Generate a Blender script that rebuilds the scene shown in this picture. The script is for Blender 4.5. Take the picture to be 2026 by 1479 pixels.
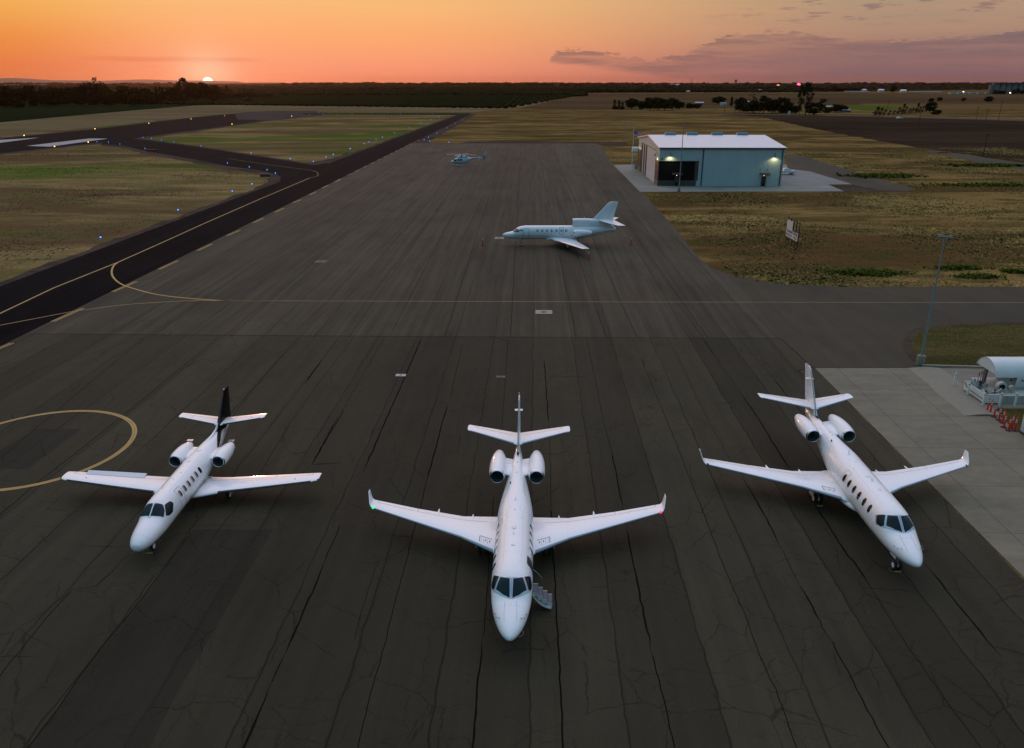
import bpy, bmesh, math, random
import numpy as np
from mathutils import Vector, Matrix
random.seed(7); rng = np.random.default_rng(11)
R = math.radians
for o in list(bpy.data.objects): bpy.data.objects.remove(o)
sc = bpy.context.scene
col = sc.collection

# ------------------------------------------------------------------ camera
FPX, CXP, CYP, HC = 1530.0, 1013.0, 739.5, 24.3
TH = math.atan((739.5 - 162) / FPX)
cT, sT = math.cos(TH), math.sin(TH)
cam = bpy.data.cameras.new('camera'); camo = bpy.data.objects.new('camera', cam); col.objects.link(camo)
cam.sensor_width = 36; cam.lens = 36 * FPX / 2026; cam.clip_start = .1; cam.clip_end = 80000
camo.location = (0, 0, HC); camo.rotation_euler = (R(90) - TH, 0, 0)
sc.camera = camo
sc.render.resolution_x = 1024; sc.render.resolution_y = 748
sc.view_settings.view_transform = 'Standard'; sc.view_settings.look = 'None'
sc.view_settings.exposure = 0; sc.view_settings.gamma = 1

def G(px, py, z=0.0):
    """survey helper: where a sight line of the drone meets height z"""
    u = (px - CXP) / FPX; v = (py - CYP) / FPX
    t = (z - HC) / (-sT - v * cT)
    return Vector((u * t, (cT - v * sT) * t, z))
def Dz(px, py, y):
    u = (px - CXP) / FPX; v = (py - CYP) / FPX
    t = y / (cT - v * sT)
    return u * t, HC + (-sT - v * cT) * t

# ------------------------------------------------------------------ node helper
def lin(c):
    return tuple(((x / 255) / 12.92 if x / 255 <= .04045 else ((x / 255 + .055) / 1.055) ** 2.4) for x in c)
class NT:
    def __init__(s, tree): s.t = tree; s.n = tree.nodes; s.l = tree.links
    def put(s, sock, v):
        if v is None: return
        if isinstance(v, bpy.types.NodeSocket): s.l.new(v, sock)
        elif isinstance(v, (tuple, list, Vector)):
            v = tuple(v)
            if sock.type == 'RGBA' and len(v) == 3: v = v + (1,)
            sock.default_value = v
        else:
            if sock.type in ('RGBA',): sock.default_value = (v, v, v, 1)
            elif sock.type == 'VECTOR': sock.default_value = (v, v, v)
            else: sock.default_value = v
    def m(s, op, a, b=None, c=None, clamp=False):
        n = s.n.new('ShaderNodeMath'); n.operation = op; n.use_clamp = clamp
        for i, v in enumerate((a, b, c)): s.put(n.inputs[i], v)
        return n.outputs[0]
    def mix(s, f, a, b, mode='MIX'):
        n = s.n.new('ShaderNodeMix'); n.data_type = 'RGBA'; n.blend_type = mode
        s.put(n.inputs[0], f); s.put(n.inputs[6], a); s.put(n.inputs[7], b)
        return n.outputs[2]
    def rng(s, v, a, b, c=0.0, d=1.0, smooth=False):
        n = s.n.new('ShaderNodeMapRange'); n.interpolation_type = 'SMOOTHSTEP' if smooth else 'LINEAR'
        for k, x in zip((0, 1, 2, 3, 4), (v, a, b, c, d)): s.put(n.inputs[k], x)
        return n.outputs[0]
    def ramp(s, f, stops, mode='LINEAR'):
        n = s.n.new('ShaderNodeValToRGB'); n.color_ramp.interpolation = mode
        e = n.color_ramp.elements
        while len(e) < len(stops): e.new(.5)
        for el, (p, c) in zip(e, stops):
            el.position = p; el.color = tuple(c) + (1,) if len(c) == 3 else c
        s.put(n.inputs[0], f); return n.outputs[0]
    def noise(s, vec, scale, detail=3, rough=.55, dist=0.0, out=0):
        n = s.n.new('ShaderNodeTexNoise'); s.put(n.inputs['Vector'], vec)
        n.inputs['Scale'].default_value = scale; n.inputs['Detail'].default_value = detail
        n.inputs['Roughness'].default_value = rough; n.inputs['Distortion'].default_value = dist
        return n.outputs[out]
    def comb(s, x, y, z):
        n = s.n.new('ShaderNodeCombineXYZ')
        for i, v in enumerate((x, y, z)): s.put(n.inputs[i], v)
        return n.outputs[0]
    def sep(s, v):
        n = s.n.new('ShaderNodeSeparateXYZ'); s.put(n.inputs[0], v); return n.outputs
    def map(s, vec, rot=(0, 0, 0), scale=(1, 1, 1), loc=(0, 0, 0)):
        n = s.n.new('ShaderNodeMapping'); s.put(n.inputs[0], vec)
        n.inputs[1].default_value = loc; n.inputs[2].default_value = rot; n.inputs[3].default_value = scale
        return n.outputs[0]
    def vm(s, op, a, b):
        n = s.n.new('ShaderNodeVectorMath'); n.operation = op; s.put(n.inputs[0], a); s.put(n.inputs[1], b)
        return n.outputs[0]
    def pos(s):
        return s.n.new('ShaderNodeNewGeometry').outputs['Position']

# ------------------------------------------------------------------ world: sunset sky
SUNAZ, SUNEL = -20.2, 0.9
w = bpy.data.worlds.new('World'); sc.world = w; w.use_nodes = True
T = NT(w.node_tree); T.n.clear()
tc = T.n.new('ShaderNodeTexCoord').outputs['Generated']
X, Y, Z = T.sep(tc)
el = T.m('MULTIPLY', T.m('ARCSINE', Z), 57.2958)
az = T.m('MULTIPLY', T.m('ARCTAN2', X, Y), 57.2958)
tt = T.m('SQRT', T.m('DIVIDE', T.m('MAXIMUM', el, 0.0), 90.0))
def rs(lst): return [(p, lin(c)) for p, c in lst]
zen = (168, 173, 200)
rA = T.ramp(tt, rs([(0, (232, 128, 80)), (.105, (232, 122, 66)), (.17, (238, 144, 64)), (.236, (244, 182, 88)), (.33, (230, 185, 140)), (.47, (208, 182, 172)), (.7, (184, 178, 200)), (1, zen)]))
rB = T.ramp(tt, rs([(0, (255, 144, 110)), (.105, (255, 156, 118)), (.183, (255, 174, 114)), (.236, (250, 190, 122)), (.33, (232, 188, 148)), (.47, (210, 184, 174)), (.7, (186, 180, 202)), (1, zen)]))
rC = T.ramp(tt, rs([(0, (118, 92, 104)), (.07, (128, 98, 108)), (.13, (140, 110, 108)), (.183, (168, 138, 118)), (.236, (172, 150, 124)), (.33, (165, 155, 150)), (.47, (150, 156, 178)), (.7, (155, 166, 200)), (1, zen)]))
rD = T.ramp(tt, rs([(0, (34, 50, 56)), (.1, (38, 66, 76)), (.3, (54, 100, 114)), (.5, (78, 130, 148)), (.7, (110, 154, 178)), (.85, (142, 166, 194)), (1, zen)]))
c1 = T.mix(T.rng(az, -33, -19, 0, 1, True), rA, rB)
c2 = T.mix(T.rng(az, -9, 26, 0, 1, True), c1, rC)
aaz = T.m('ABSOLUTE', az)
c3 = T.mix(T.m('MAXIMUM', T.rng(az, 45, 110, 0, 1, True), T.rng(az, -34, -68, 0, 1, True)), c2, rD)
# boost of the bright dome overhead (toward the sunset)
bo = T.m('ADD', 1.0, T.m('MULTIPLY', T.rng(el, 6, 38, 0, 1.15, True), T.rng(aaz, 60, 130, 1.0, .35, True)))
c3 = T.mix(1.0, c3, T.comb(bo, bo, bo), 'MULTIPLY')
tilt = T.mix(T.rng(Y, -.75, .55, 0, 1, True), (.46, .80, .84), (1.34, 1.16, 1.06))      # dome: blue-grey in the east, pale pink toward the west
c3 = T.mix(T.rng(el, 6, 22, 0, 1, True), c3, T.mix(1.0, c3, tilt, 'MULTIPLY'))
# clouds -----------------------------------------------------------
cv = T.comb(T.m('MULTIPLY', az, .16), T.m('MULTIPLY', el, 1.0), 0.0)
n1 = T.noise(cv, 1.6, 6, .62)
n2 = T.noise(cv, 4.2, 7, .68)
topf = T.n.new('ShaderNodeFloatCurve'); cm = topf.mapping; cu = cm.curves[0]
pts = [(0, .0), (.04, .10), (.08, .58), (.14, .56), (.20, .50), (.26, .42), (.33, .46), (.37, .60), (.46, .82), (.56, .86), (.64, .74), (.72, .69), (.85, .72), (1, .80)]
cu.points[0].location = pts[0]; cu.points[1].location = pts[-1]
for p in pts[1:-1]: cu.points.new(*p)
cm.update()
T.put(topf.inputs['Value'], T.rng(az, 0.9, 32))
top = T.m('MULTIPLY', topf.outputs[0], 3.6)     # degrees of the bank's upper edge
n3 = T.noise(T.comb(T.m('MULTIPLY', az, .30), el, 4.0), 4.5, 6, .7)
edge = T.m('SUBTRACT', T.m('ADD', top, T.m('ADD', T.m('MULTIPLY', T.m('SUBTRACT', n2, .5), 1.3), T.m('MULTIPLY', T.m('SUBTRACT', n3, .5), 1.2))), el)
m1 = T.rng(edge, -.02, .16, 0, 1, True)
lowf = T.rng(az, 2.5, 15, 1.05, -0.4)
m1 = T.m('MULTIPLY', m1, T.rng(T.m('ADD', el, T.m('MULTIPLY', T.m('SUBTRACT', n1, .5), .8)), lowf, T.m('ADD', lowf, .5), 0, 1, True))
m1 = T.m('MULTIPLY', m1, T.rng(az, 1.5, 2.6, 0, 1, True))
m1 = T.m('MULTIPLY', m1, T.rng(aaz, 50, 70, 1, 0))
ccol = T.mix(T.rng(az, 2, 30), lin((138, 104, 98)), lin((106, 94, 104)))
ccol = T.mix(T.rng(edge, .05, 1.6), ccol, T.mix(.5, ccol, lin((140, 104, 106))))
m1 = T.m('MULTIPLY', m1, T.rng(T.m('ADD', edge, T.m('MULTIPLY', T.m('SUBTRACT', n1, .5), 1.6)), .5, 2.2, .78, .50, True))
m1 = T.m('MULTIPLY', m1, T.rng(T.noise(T.comb(T.m('MULTIPLY', az, .08), el, 9.0), 2.6, 6, .65), .38, .56, .45, 1, True))
c4 = T.mix(m1, c3, ccol)
# small wisps upper right
m2 = T.m('MULTIPLY', T.rng(T.noise(cv, 3.1, 6, .6), .55, .63, 0, 1, True), T.m('MULTIPLY', T.rng(az, 12, 20), T.rng(el, 3.2, 4.0)))
m2 = T.m('MULTIPLY', m2, T.rng(el, 6, 9, 1, 0))
c4 = T.mix(T.m('MULTIPLY', m2, .65), c4, lin((120, 102, 108)))
# streak above the sun
d1 = T.m('ABSOLUTE', T.m('SUBTRACT', T.m('ADD', el, T.m('MULTIPLY', T.m('SUBTRACT', n1, .5), .35)), 1.35))
m3 = T.m('MULTIPLY', T.rng(d1, .04, .22, 1, 0, True), T.m('MULTIPLY', T.rng(az, -29, -25, 0, 1, True), T.rng(az, -19, -16, 1, 0, True)))
c4 = T.mix(T.m('MULTIPLY', m3, .6), c4, lin((232, 120, 84)))
c4 = T.mix(T.rng(T.noise(T.comb(T.m('MULTIPLY', az, .05), el, 0.0), 1.3, 4, .5), .3, .75, 0, .13), c4, lin((250, 150, 110)))
# sun disc and its aureole
sd = Vector((math.sin(R(SUNAZ)), math.cos(R(SUNAZ)), math.tan(R(-0.04)))).normalized()
n = T.n.new('ShaderNodeVectorMath'); n.operation = 'DOT_PRODUCT'; T.put(n.inputs[0], tc); n.inputs[1].default_value = sd
ang = T.m('MULTIPLY', T.m('ARCCOSINE', T.m('MINIMUM', n.outputs['Value'], 1.0)), 57.2958)
gl = T.m('POWER', 2.718, T.m('MULTIPLY', T.m('MULTIPLY', ang, ang), -.33))
gl2 = T.m('POWER', 2.718, T.m('MULTIPLY', T.m('MULTIPLY', ang, ang), -.03))
c5 = T.mix(T.m('MULTIPLY', gl, .85), c4, (1.0, .66, .42))
c5 = T.mix(T.m('MULTIPLY', gl2, .12), c5, (1.0, .50, .28))
c5 = T.mix(T.rng(ang, .29, .35, 1, 0, True), c5, (6.0, 4.6, 3.0))
bg = T.n.new('ShaderNodeBackground'); T.put(bg.inputs[0], c5); bg.inputs[1].default_value = 1.0
sky = T.n.new('ShaderNodeTexSky'); sky.sky_type = 'NISHITA'; sky.sun_disc = False
sky.sun_elevation = R(SUNEL); sky.sun_rotation = R(SUNAZ); sky.altitude = 20
bg2 = T.n.new('ShaderNodeBackground'); nk = T.rng(el, 14, 40, 0, 1, True); T.put(bg2.inputs[0], T.mix(nk, (0, 0, 0), sky.outputs[0])); bg2.inputs[1].default_value = .05
ad = T.n.new('ShaderNodeAddShader'); T.l.new(bg.outputs[0], ad.inputs[0]); T.l.new(bg2.outputs[0], ad.inputs[1])
wo = T.n.new('ShaderNodeOutputWorld'); T.l.new(ad.outputs[0], wo.inputs[0])
sl = bpy.data.lights.new('sun', 'SUN'); sl.energy = 0.22; sl.angle = R(.6); sl.color = (1, .50, .30)
so = bpy.data.objects.new('sun', sl); col.objects.link(so)
sv = Vector((math.sin(R(SUNAZ)) * math.cos(R(SUNEL)), math.cos(R(SUNAZ)) * math.cos(R(SUNEL)), math.sin(R(SUNEL))))
so.rotation_euler = sv.to_track_quat('Z', 'Y').to_euler()

# ------------------------------------------------------------------ object helpers
def tag(o, label=None, cat=None, group=None, kind=None):
    if label: o['label'] = label
    if cat: o['category'] = cat
    if group: o['group'] = group
    if kind: o['kind'] = kind
    return o
def empty(name, loc=(0, 0, 0), rz=0.0, label=None, cat=None, group=None):
    o = bpy.data.objects.new(name, None); col.objects.link(o)
    o.location = loc; o.rotation_euler = (0, 0, rz); o.empty_display_size = .3
    return tag(o, label, cat, group)
class MB:
    def __init__(s): s.v = []; s.f = []
    def add(s, vs, fs):
        b = len(s.v); s.v += [tuple(v) for v in vs]; s.f += [tuple(i + b for i in f) for f in fs]; return s
    def box(s, x0, x1, y0, y1, z0, z1, M=None):
        vs = [Vector((x, y, z)) for x in (x0, x1) for y in (y0, y1) for z in (z0, z1)]
        if M: vs = [M @ v for v in vs]
        return s.add(vs, [(0, 1, 3, 2), (4, 6, 7, 5), (0, 4, 5, 1), (2, 3, 7, 6), (0, 2, 6, 4), (1, 5, 7, 3)])
    def tube(s, p, q, r, r2=None, n=10, cap=True):
        p, q = Vector(p), Vector(q); d = (q - p).normalized()
        a = d.orthogonal().normalized(); b = d.cross(a); r2 = r if r2 is None else r2
        vs = []
        for c_, rr in ((p, r), (q, r2)):
            for i in range(n):
                t = 2 * math.pi * i / n; vs.append(c_ + (a * math.cos(t) + b * math.sin(t)) * rr)
        fs = [(i, (i + 1) % n, n + (i + 1) % n, n + i) for i in range(n)]
        if cap: fs += [tuple(range(n))[::-1], tuple(range(n, 2 * n))]
        return s.add(vs, fs)
    def path(s, pts, r, n=8):
        for a, b in zip(pts[:-1], pts[1:]): s.tube(a, b, r, n=n)
        return s
    def lathe(s, prof, c=(0, 0, 0), axis='y', n=24, sx=1., sz=1., cap=False):
        """prof: list of (along, radius)"""
        vs = []
        for (t, r) in prof:
            for i in range(n):
                a = 2 * math.pi * i / n
                u, v = r * math.sin(a) * sx, r * math.cos(a) * sz
                if axis == 'y': p = (c[0] + u, c[1] + t, c[2] + v)
                elif axis == 'x': p = (c[0] + t, c[1] + u, c[2] + v)
                else: p = (c[0] + u, c[1] + v, c[2] + t)
                vs.append(p)
        fs = [(k * n + i, k * n + (i + 1) % n, (k + 1) * n + (i + 1) % n, (k + 1) * n + i) for k in range(len(prof) - 1) for i in range(n)]
        if cap: fs += [tuple(range(n)), tuple(range((len(prof) - 1) * n, len(prof) * n))]
        return s.add(vs, fs)
    def grid(s, rows, close=False):
        nr, nc = len(rows), len(rows[0])
        vs = [p for r in rows for p in r]
        fs = [(k * nc + i, k * nc + (i + 1) % nc, (k + 1) * nc + (i + 1) % nc, (k + 1) * nc + i) for k in range(nr - 1) for i in range(nc if close else nc - 1)]
        return s.add(vs, fs)
    def build(s, name, mat, parent=None, smooth=True, ang=35, recalc=True):
        me = bpy.data.meshes.new(name); me.from_pydata(s.v, [], s.f); me.update()
        if recalc:
            b = bmesh.new(); b.from_mesh(me); bmesh.ops.recalc_face_normals(b, faces=b.faces); b.to_mesh(me); b.free()
        if smooth:
            me.shade_smooth(); me.set_sharp_from_angle(angle=R(ang))
        if mat: me.materials.append(mat)
        o = bpy.data.objects.new(name, me); col.objects.link(o)
        if parent: o.parent = parent
        return o
def kids(o): return [c for c in bpy.data.objects if c.parent == o]
def copy_tree(o, parent=None, cm=None):
    if cm is None:
        cm = {}
        for c in bpy.data.objects:
            if c.parent: cm.setdefault(c.parent.name, []).append(c)
    c = o.copy(); col.objects.link(c); c.parent = parent
    for ch in cm.get(o.name, []): copy_tree(ch, c, cm)
    return c
def npmesh(name, V, Fc, k, mat, parent=None):
    """V (n,3), Fc (m,k)"""
    me = bpy.data.meshes.new(name)
    me.vertices.add(len(V)); me.vertices.foreach_set('co', V.astype(np.float32).ravel())
    me.loops.add(Fc.size); me.loops.foreach_set('vertex_index', Fc.astype(np.int32).ravel())
    me.polygons.add(len(Fc)); me.polygons.foreach_set('loop_start', np.arange(0, Fc.size, k, dtype=np.int32))
    me.update(); me.validate(); me.materials.append(mat)
    o = bpy.data.objects.new(name, me); col.objects.link(o)
    if parent: o.parent = parent
    return o
ORD = ['first', 'second', 'third', 'fourth', 'fifth', 'sixth', 'seventh', 'eighth', 'ninth', 'tenth', 'eleventh', 'twelfth', 'thirteenth', 'fourteenth', 'fifteenth', 'sixteenth', 'seventeenth', 'eighteenth', 'nineteenth']
def ordw(i):
    if i < 19: return ORD[i]
    t, u = divmod(i + 1, 10); tens = {2: 'twent', 3: 'thirt', 4: 'fort', 5: 'fift'}[t]
    return tens + 'ieth' if u == 0 else tens + 'y-' + ORD[u - 1]

# ------------------------------------------------------------------ materials
MATS = {}
def pm(name, colr, rough=.5, metal=0., coat=0., spec=.5, emis=None, es=0., var=0., vs=3.):
    """painted / plain surface with slight procedural variation"""
    if name in MATS: return MATS[name]
    m = bpy.data.materials.new(name); m.use_nodes = True; t = NT(m.node_tree)
    b = m.node_tree.nodes['Principled BSDF']
    if var > 0:
        p = t.n.new('ShaderNodeTexCoord').outputs['Object']
        nz = t.rng(t.noise(p, vs, 5, .6), .25, .75, 1 - var, 1 + var)
        t.put(b.inputs['Base Color'], t.mix(1.0, colr, t.comb(nz, nz, nz), 'MULTIPLY'))
        t.put(b.inputs['Roughness'], t.rng(t.noise(p, vs * 3, 4), .3, .7, max(rough - .06, .02), rough + .08))
    else:
        t.put(b.inputs['Base Color'], colr); b.inputs['Roughness'].default_value = rough
    b.inputs['Metallic'].default_value = metal
    b.inputs['Coat Weight'].default_value = coat; b.inputs['Coat Roughness'].default_value = .08
    b.inputs['Specular IOR Level'].default_value = spec
    if emis: t.put(b.inputs['Emission Color'], emis); b.inputs['Emission Strength'].default_value = es
    MATS[name] = m; return m
WHITE = pm('aircraft_white_paint', (.88, .88, .88), .30, coat=.5, var=.025, vs=.8)
WHITE2 = pm('aircraft_white_paint_older', (.76, .78, .80), .32, coat=.4, var=.03, vs=.8)
BLACKP = pm('gloss_black_paint', (.004, .004, .005), .35, spec=.12)
BOOT = pm('deice_boot', (.015, .018, .025), .5)
ALU = pm('polished_aluminium', (.55, .57, .6), .22, 1.0, var=.05)
DULL = pm('dull_leading_edge', (.20, .26, .31), .38, .6, var=.08)
GLASS = pm('cockpit_glass', (.004, .014, .019), .10, spec=.22)
CABG = pm('cabin_window_glass', (.012, .009, .008), .12, spec=.3)
FRAME = pm('window_seal', (.05, .06, .07), .5)
GREYL = pm('panel_gap', (.16, .17, .19), .6)
DARKL = pm('dark_marking', (.02, .02, .025), .6)
RUB = pm('tyre_rubber', (.015, .015, .016), .8, var=.2)
STEEL = pm('gear_steel', (.35, .36, .38), .4, .6)
DUCT = pm('engine_duct_dark', (.10, .13, .14), .4, .3)
FANM = pm('fan_blades', (.10, .14, .15), .4, .5)
GOLD = pm('gold_stripe', (.42, .30, .14), .4, var=.05)
NAVY = pm('navy_stripe', (.03, .05, .09), .4)
CREAM = pm('cabin_window_shade', (.30, .26, .20), .3, spec=.8, var=.15, vs=9)
LGREEN = pm('nav_light_green', (.0, .2, .02), .4, emis=(.0, 1, .15), es=2)
LRED = pm('nav_light_red', (.3, .0, .02), .4, emis=(1, .02, .12), es=2)
YEL = pm('yellow_chock', (.30, .22, .03), .7)
NEON = pm('streamer_yellow_green', (.4, .55, .02), .6)

def asphalt(name, base, crack, lane=3.95, lanev=.12, seam=.5, streak=.2, spec=.12):
    m = bpy.data.materials.new(name); m.use_nodes = True; t = NT(m.node_tree); b = m.node_tree.nodes['Principled BSDF']
    p = t.map(t.pos(), rot=(0, 0, R(1.65)))
    x, y, z = t.sep(p)
    wob = t.m('MULTIPLY', t.m('SUBTRACT', t.noise(t.comb(0.0, y, x), .35, 3, .6), .5), .45)
    lx = t.m('DIVIDE', t.m('ADD', x, wob), lane)
    fl = t.m('FLOOR', lx)
    wn = t.n.new('ShaderNodeTexWhiteNoise'); wn.noise_dimensions = '1D'; t.put(wn.inputs['W'], fl)
    ltone = t.rng(wn.outputs['Value'], 0, 1, 1 - lanev, 1 + lanev)
    st = t.noise(t.comb(t.m('MULTIPLY', x, 1.25), t.m('MULTIPLY', y, .035), 0.0), 1.0, 5, .58)
    st = t.rng(st, .3, .7, 1 - streak, 1 + streak)
    big = t.rng(t.noise(p, .05, 5, .6), .3, .7, .86, 1.14)
    stain = t.rng(t.noise(t.map(p, scale=(.16, .05, 1)), 1.0, 6, .65), .50, .68, 1.0, .76)
    fine = t.rng(t.noise(p, 9, 6, .8), .25, .75, .80, 1.20)
    gr = t.rng(t.noise(p, 40, 2, .8), .3, .7, .9, 1.1)
    v = ltone
    for q in (st, big, stain, fine, gr): v = t.m('MULTIPLY', v, q)
    # seams between paving lanes
    fr = t.m('FRACT', lx); ds = t.m('MULTIPLY', t.m('MINIMUM', fr, t.m('SUBTRACT', 1.0, fr)), lane)
    sw = t.rng(t.noise(t.comb(t.m('MULTIPLY', fl, 7.3), y, 0.0), .12, 4, .6), .35, .65, .02, .10)
    sm = t.m('MULTIPLY', t.rng(t.m('DIVIDE', ds, sw), .5, 1.1, 1, 0, True), seam)
    # irregular cracks: two sizes, pieces missing
    wp = t.vm('ADD', p, t.vm('MULTIPLY', t.noise(p, 1.1, 5, .65, out=1), (.7, .7, 0)))
    def vor(scale, vec, wid, a, bb, nsc):
        n = t.n.new('ShaderNodeTexVoronoi'); n.feature = 'DISTANCE_TO_EDGE'; t.put(n.inputs['Vector'], vec); n.inputs['Scale'].default_value = scale
        n.inputs['Randomness'].default_value = .95
        k = t.rng(n.outputs['Distance'], wid * .3, wid, 1, 0, True)
        return t.m('MULTIPLY', k, t.rng(t.noise(p, nsc, 4, .6), a, bb, 0, 1, True))
    k1 = vor(.34, t.map(wp, scale=(1, .8, 1)), .011, .40, .56, .22)
    k2 = vor(.55, t.map(wp, scale=(.7, 1.5, 1), loc=(31, 7, 0)), .014, .45, .58, .16)
    k3 = vor(1.5, t.map(wp, loc=(3, 57, 0)), .026, .56, .68, .3)
    cr = t.m('MULTIPLY', t.m('MAXIMUM', t.m('MAXIMUM', k1, t.m('MULTIPLY', k2, .8)), t.m('MULTIPLY', k3, .6)), crack)
    al = t.m('MAXIMUM', cr, sm)
    warmc = t.mix(t.rng(t.noise(p, .08, 4), .35, .65), tuple(base[i] * (1, 1.0, .97)[i] for i in range(3)), tuple(base[i] * (1.04, .99, .93)[i] for i in range(3)))
    c_ = t.mix(1.0, warmc, t.comb(v, v, v), 'MULTIPLY')
    c_ = t.mix(al, c_, tuple(q * .22 for q in base))
    t.put(b.inputs['Base Color'], c_)
    b.inputs['Roughness'].default_value = .9
    b.inputs['Specular IOR Level'].default_value = spec
    bp = t.n.new('ShaderNodeBump'); bp.inputs['Strength'].default_value = .35; bp.inputs['Distance'].default_value = .02
    t.put(bp.inputs['Height'], t.m('SUBTRACT', t.noise(p, 30, 4, .7), al)); t.put(b.inputs['Normal'], bp.outputs[0])
    return m
ASPH_OLD = asphalt('old_cracked_asphalt', (.0430, .0375, .0240), .56, lanev=.20, seam=.65, streak=.12)
ASPH_NEW = asphalt('apron_asphalt', (.0580, .0502, .0345), .28, lanev=.11, seam=.5, streak=.26)
ASPH_ROAD = asphalt('road_asphalt', (.0560, .0488, .0340), .2, lane=4.6, lanev=.05, seam=.12, streak=.06)
ASPH_BLACK = asphalt('fresh_black_asphalt', (.0050, .0052, .0070), .0, lanev=.16, seam=.12, streak=.5, spec=.02)
ASPH_PATCH = asphalt('dark_sealed_asphalt', (.0285, .0260, .0185), .6, lanev=.06, seam=.3, streak=.12)
CHEV = pm('worn_grey_runway_end', (.034, .031, .032), .95, spec=.03, var=.2, vs=.05)
TAR = pm('crack_sealant_tar', (.0075, .0072, .006), .95, spec=.02)

def paintm(name, base, wear=.35, under=(.05, .045, .04)):
    m = bpy.data.materials.new(name); m.use_nodes = True; t = NT(m.node_tree); b = m.node_tree.nodes['Principled BSDF']
    p = t.pos()
    f = t.rng(t.noise(p, 5, 6, .75), .5, .72, 0, wear, True)
    c_ = t.mix(f, t.mix(t.rng(t.noise(p, .4, 4), .3, .7), base, tuple(q * .75 for q in base)), under)
    t.put(b.inputs['Base Color'], c_); b.inputs['Roughness'].default_value = .75; return m
YPAINT = paintm('yellow_line_paint', (.47, .29, .075))
YPAINT2 = paintm('faded_yellow_paint', (.30, .19, .07), .5)
WPAINT = paintm('runway_white_paint', (.26, .28, .29), .35)

def concretem(name, base, jx, jy, rot=1.65, off=(0, 0)):
    m = bpy.data.materials.new(name); m.use_nodes = True; t = NT(m.node_tree); b = m.node_tree.nodes['Principled BSDF']
    p = t.map(t.pos(), rot=(0, 0, R(rot)), loc=(off[0], off[1], 0)); x, y, z = t.sep(p)
    def joint(v, s):
        fr = t.m('FRACT', t.m('DIVIDE', v, s)); return t.m('MULTIPLY', t.m('MINIMUM', fr, t.m('SUBTRACT', 1.0, fr)), s)
    j = t.rng(t.m('MINIMUM', joint(x, jx), joint(y, jy)), .015, .05, 1, 0, True)
    wn = t.n.new('ShaderNodeTexWhiteNoise'); wn.noise_dimensions = '2D'
    t.put(wn.inputs['Vector'], t.comb(t.m('FLOOR', t.m('DIVIDE', x, jx)), t.m('FLOOR', t.m('DIVIDE', y, jy)), 0.0))
    v = t.rng(wn.outputs['Value'], 0, 1, .92, 1.08)
    v = t.m('MULTIPLY', v, t.rng(t.noise(t.map(p, scale=(.15, .6, 1)), 1.0, 6, .65), .3, .7, .78, 1.18))
    v = t.m('MULTIPLY', v, t.rng(t.noise(p, 1.3, 6, .7), .3, .7, .86, 1.1))
    v = t.m('MULTIPLY', v, t.rng(t.noise(p, 14, 4, .7), .3, .7, .94, 1.06))
    c_ = t.mix(1.0, base, t.comb(v, v, v), 'MULTIPLY')
    c_ = t.mix(t.m('MULTIPLY', j, .65), c_, tuple(q * .3 for q in base))
    t.put(b.inputs['Base Color'], c_); b.inputs['Roughness'].default_value = .8; b.inputs['Specular IOR Level'].default_value = .3
    return m
CONC = concretem('apron_concrete', (.165, .147, .098), 4.6, 5.6)
CONC_T = concretem('tank_pad_concrete', (.165, .16, .12), 9., 5.)
CONC_H = concretem('hangar_pad_concrete', (.17, .185, .165), 5., 5.)
CONC_P = pm('plain_concrete', (.20, .185, .135), .8, var=.12)

def grassm(name, pal, s=1.0, green=.5, far=False):
    """pal: straw, brown, olive, green"""
    m = bpy.data.materials.new(name); m.use_nodes = True; t = NT(m.node_tree); b = m.node_tree.nodes['Principled BSDF']
    p = t.pos()
    q = t.map(p, rot=(0, 0, R(8)), scale=(.34, 1.1, 1))
    a = t.noise(q, .035 * s, 7, .62, 1.0)
    g = t.noise(t.map(q, loc=(91, 13, 0)), .022 * s, 6, .6, .6)
    d = t.noise(q, .16 * s, 7, .7, .8)
    f = t.noise(p, 1.6 * s, 6, .8)
    ff = t.noise(t.map(p, scale=(1, 1, .3)), 7.0, 3, .8)
    c_ = t.mix(t.rng(a, .42, .58, 0, 1, True), pal[1], pal[0])
    c_ = t.mix(t.rng(d, .42, .62, 0, .8, True), c_, pal[2])
    c_ = t.mix(t.rng(g, .655 - .12 * green, .74 - .08 * green, 0, .8, True), c_, pal[3])
    c_ = t.mix(t.rng(t.noise(t.map(q, loc=(7, 77, 3)), .09 * s, 6, .7), .56, .72, 0, .7, True), c_, tuple(x * .55 for x in pal[1]))
    v = t.m('MULTIPLY', t.rng(f, .25, .75, .62, 1.38), t.rng(ff, .25, .75, .75, 1.25))
    c_ = t.mix(1.0, c_, t.comb(v, v, v), 'MULTIPLY')
    t.put(b.inputs['Base Color'], c_); b.inputs['Roughness'].default_value = 1.0; b.inputs['Specular IOR Level'].default_value = 0.0
    return m
STRAW, BRN, OLV, GRN = (.225, .142, .050), (.105, .057, .021), (.062, .050, .016), (.055, .085, .012)
GR_L = grassm('dry_airfield_grass', ((.245, .165, .068), (.115, .066, .033), (.105, .088, .030), (.055, .100, .010)), .8, 1.45)
GR_R = grassm('dry_weedy_grass', (STRAW, BRN, OLV, (.045, .062, .012)), 1.2, .6)
GR_ISL = grassm('mown_island_grass', ((.09, .072, .026), (.056, .046, .016), (.05, .050, .015), (.028, .040, .008)), 1.5, .6)
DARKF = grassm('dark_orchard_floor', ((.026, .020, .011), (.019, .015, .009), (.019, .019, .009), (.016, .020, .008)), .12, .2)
GR_FAR = grassm('far_stubble_field', ((.115, .070, .034), (.085, .048, .026), (.060, .044, .020), (.035, .042, .014)), .12, .2)
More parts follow.
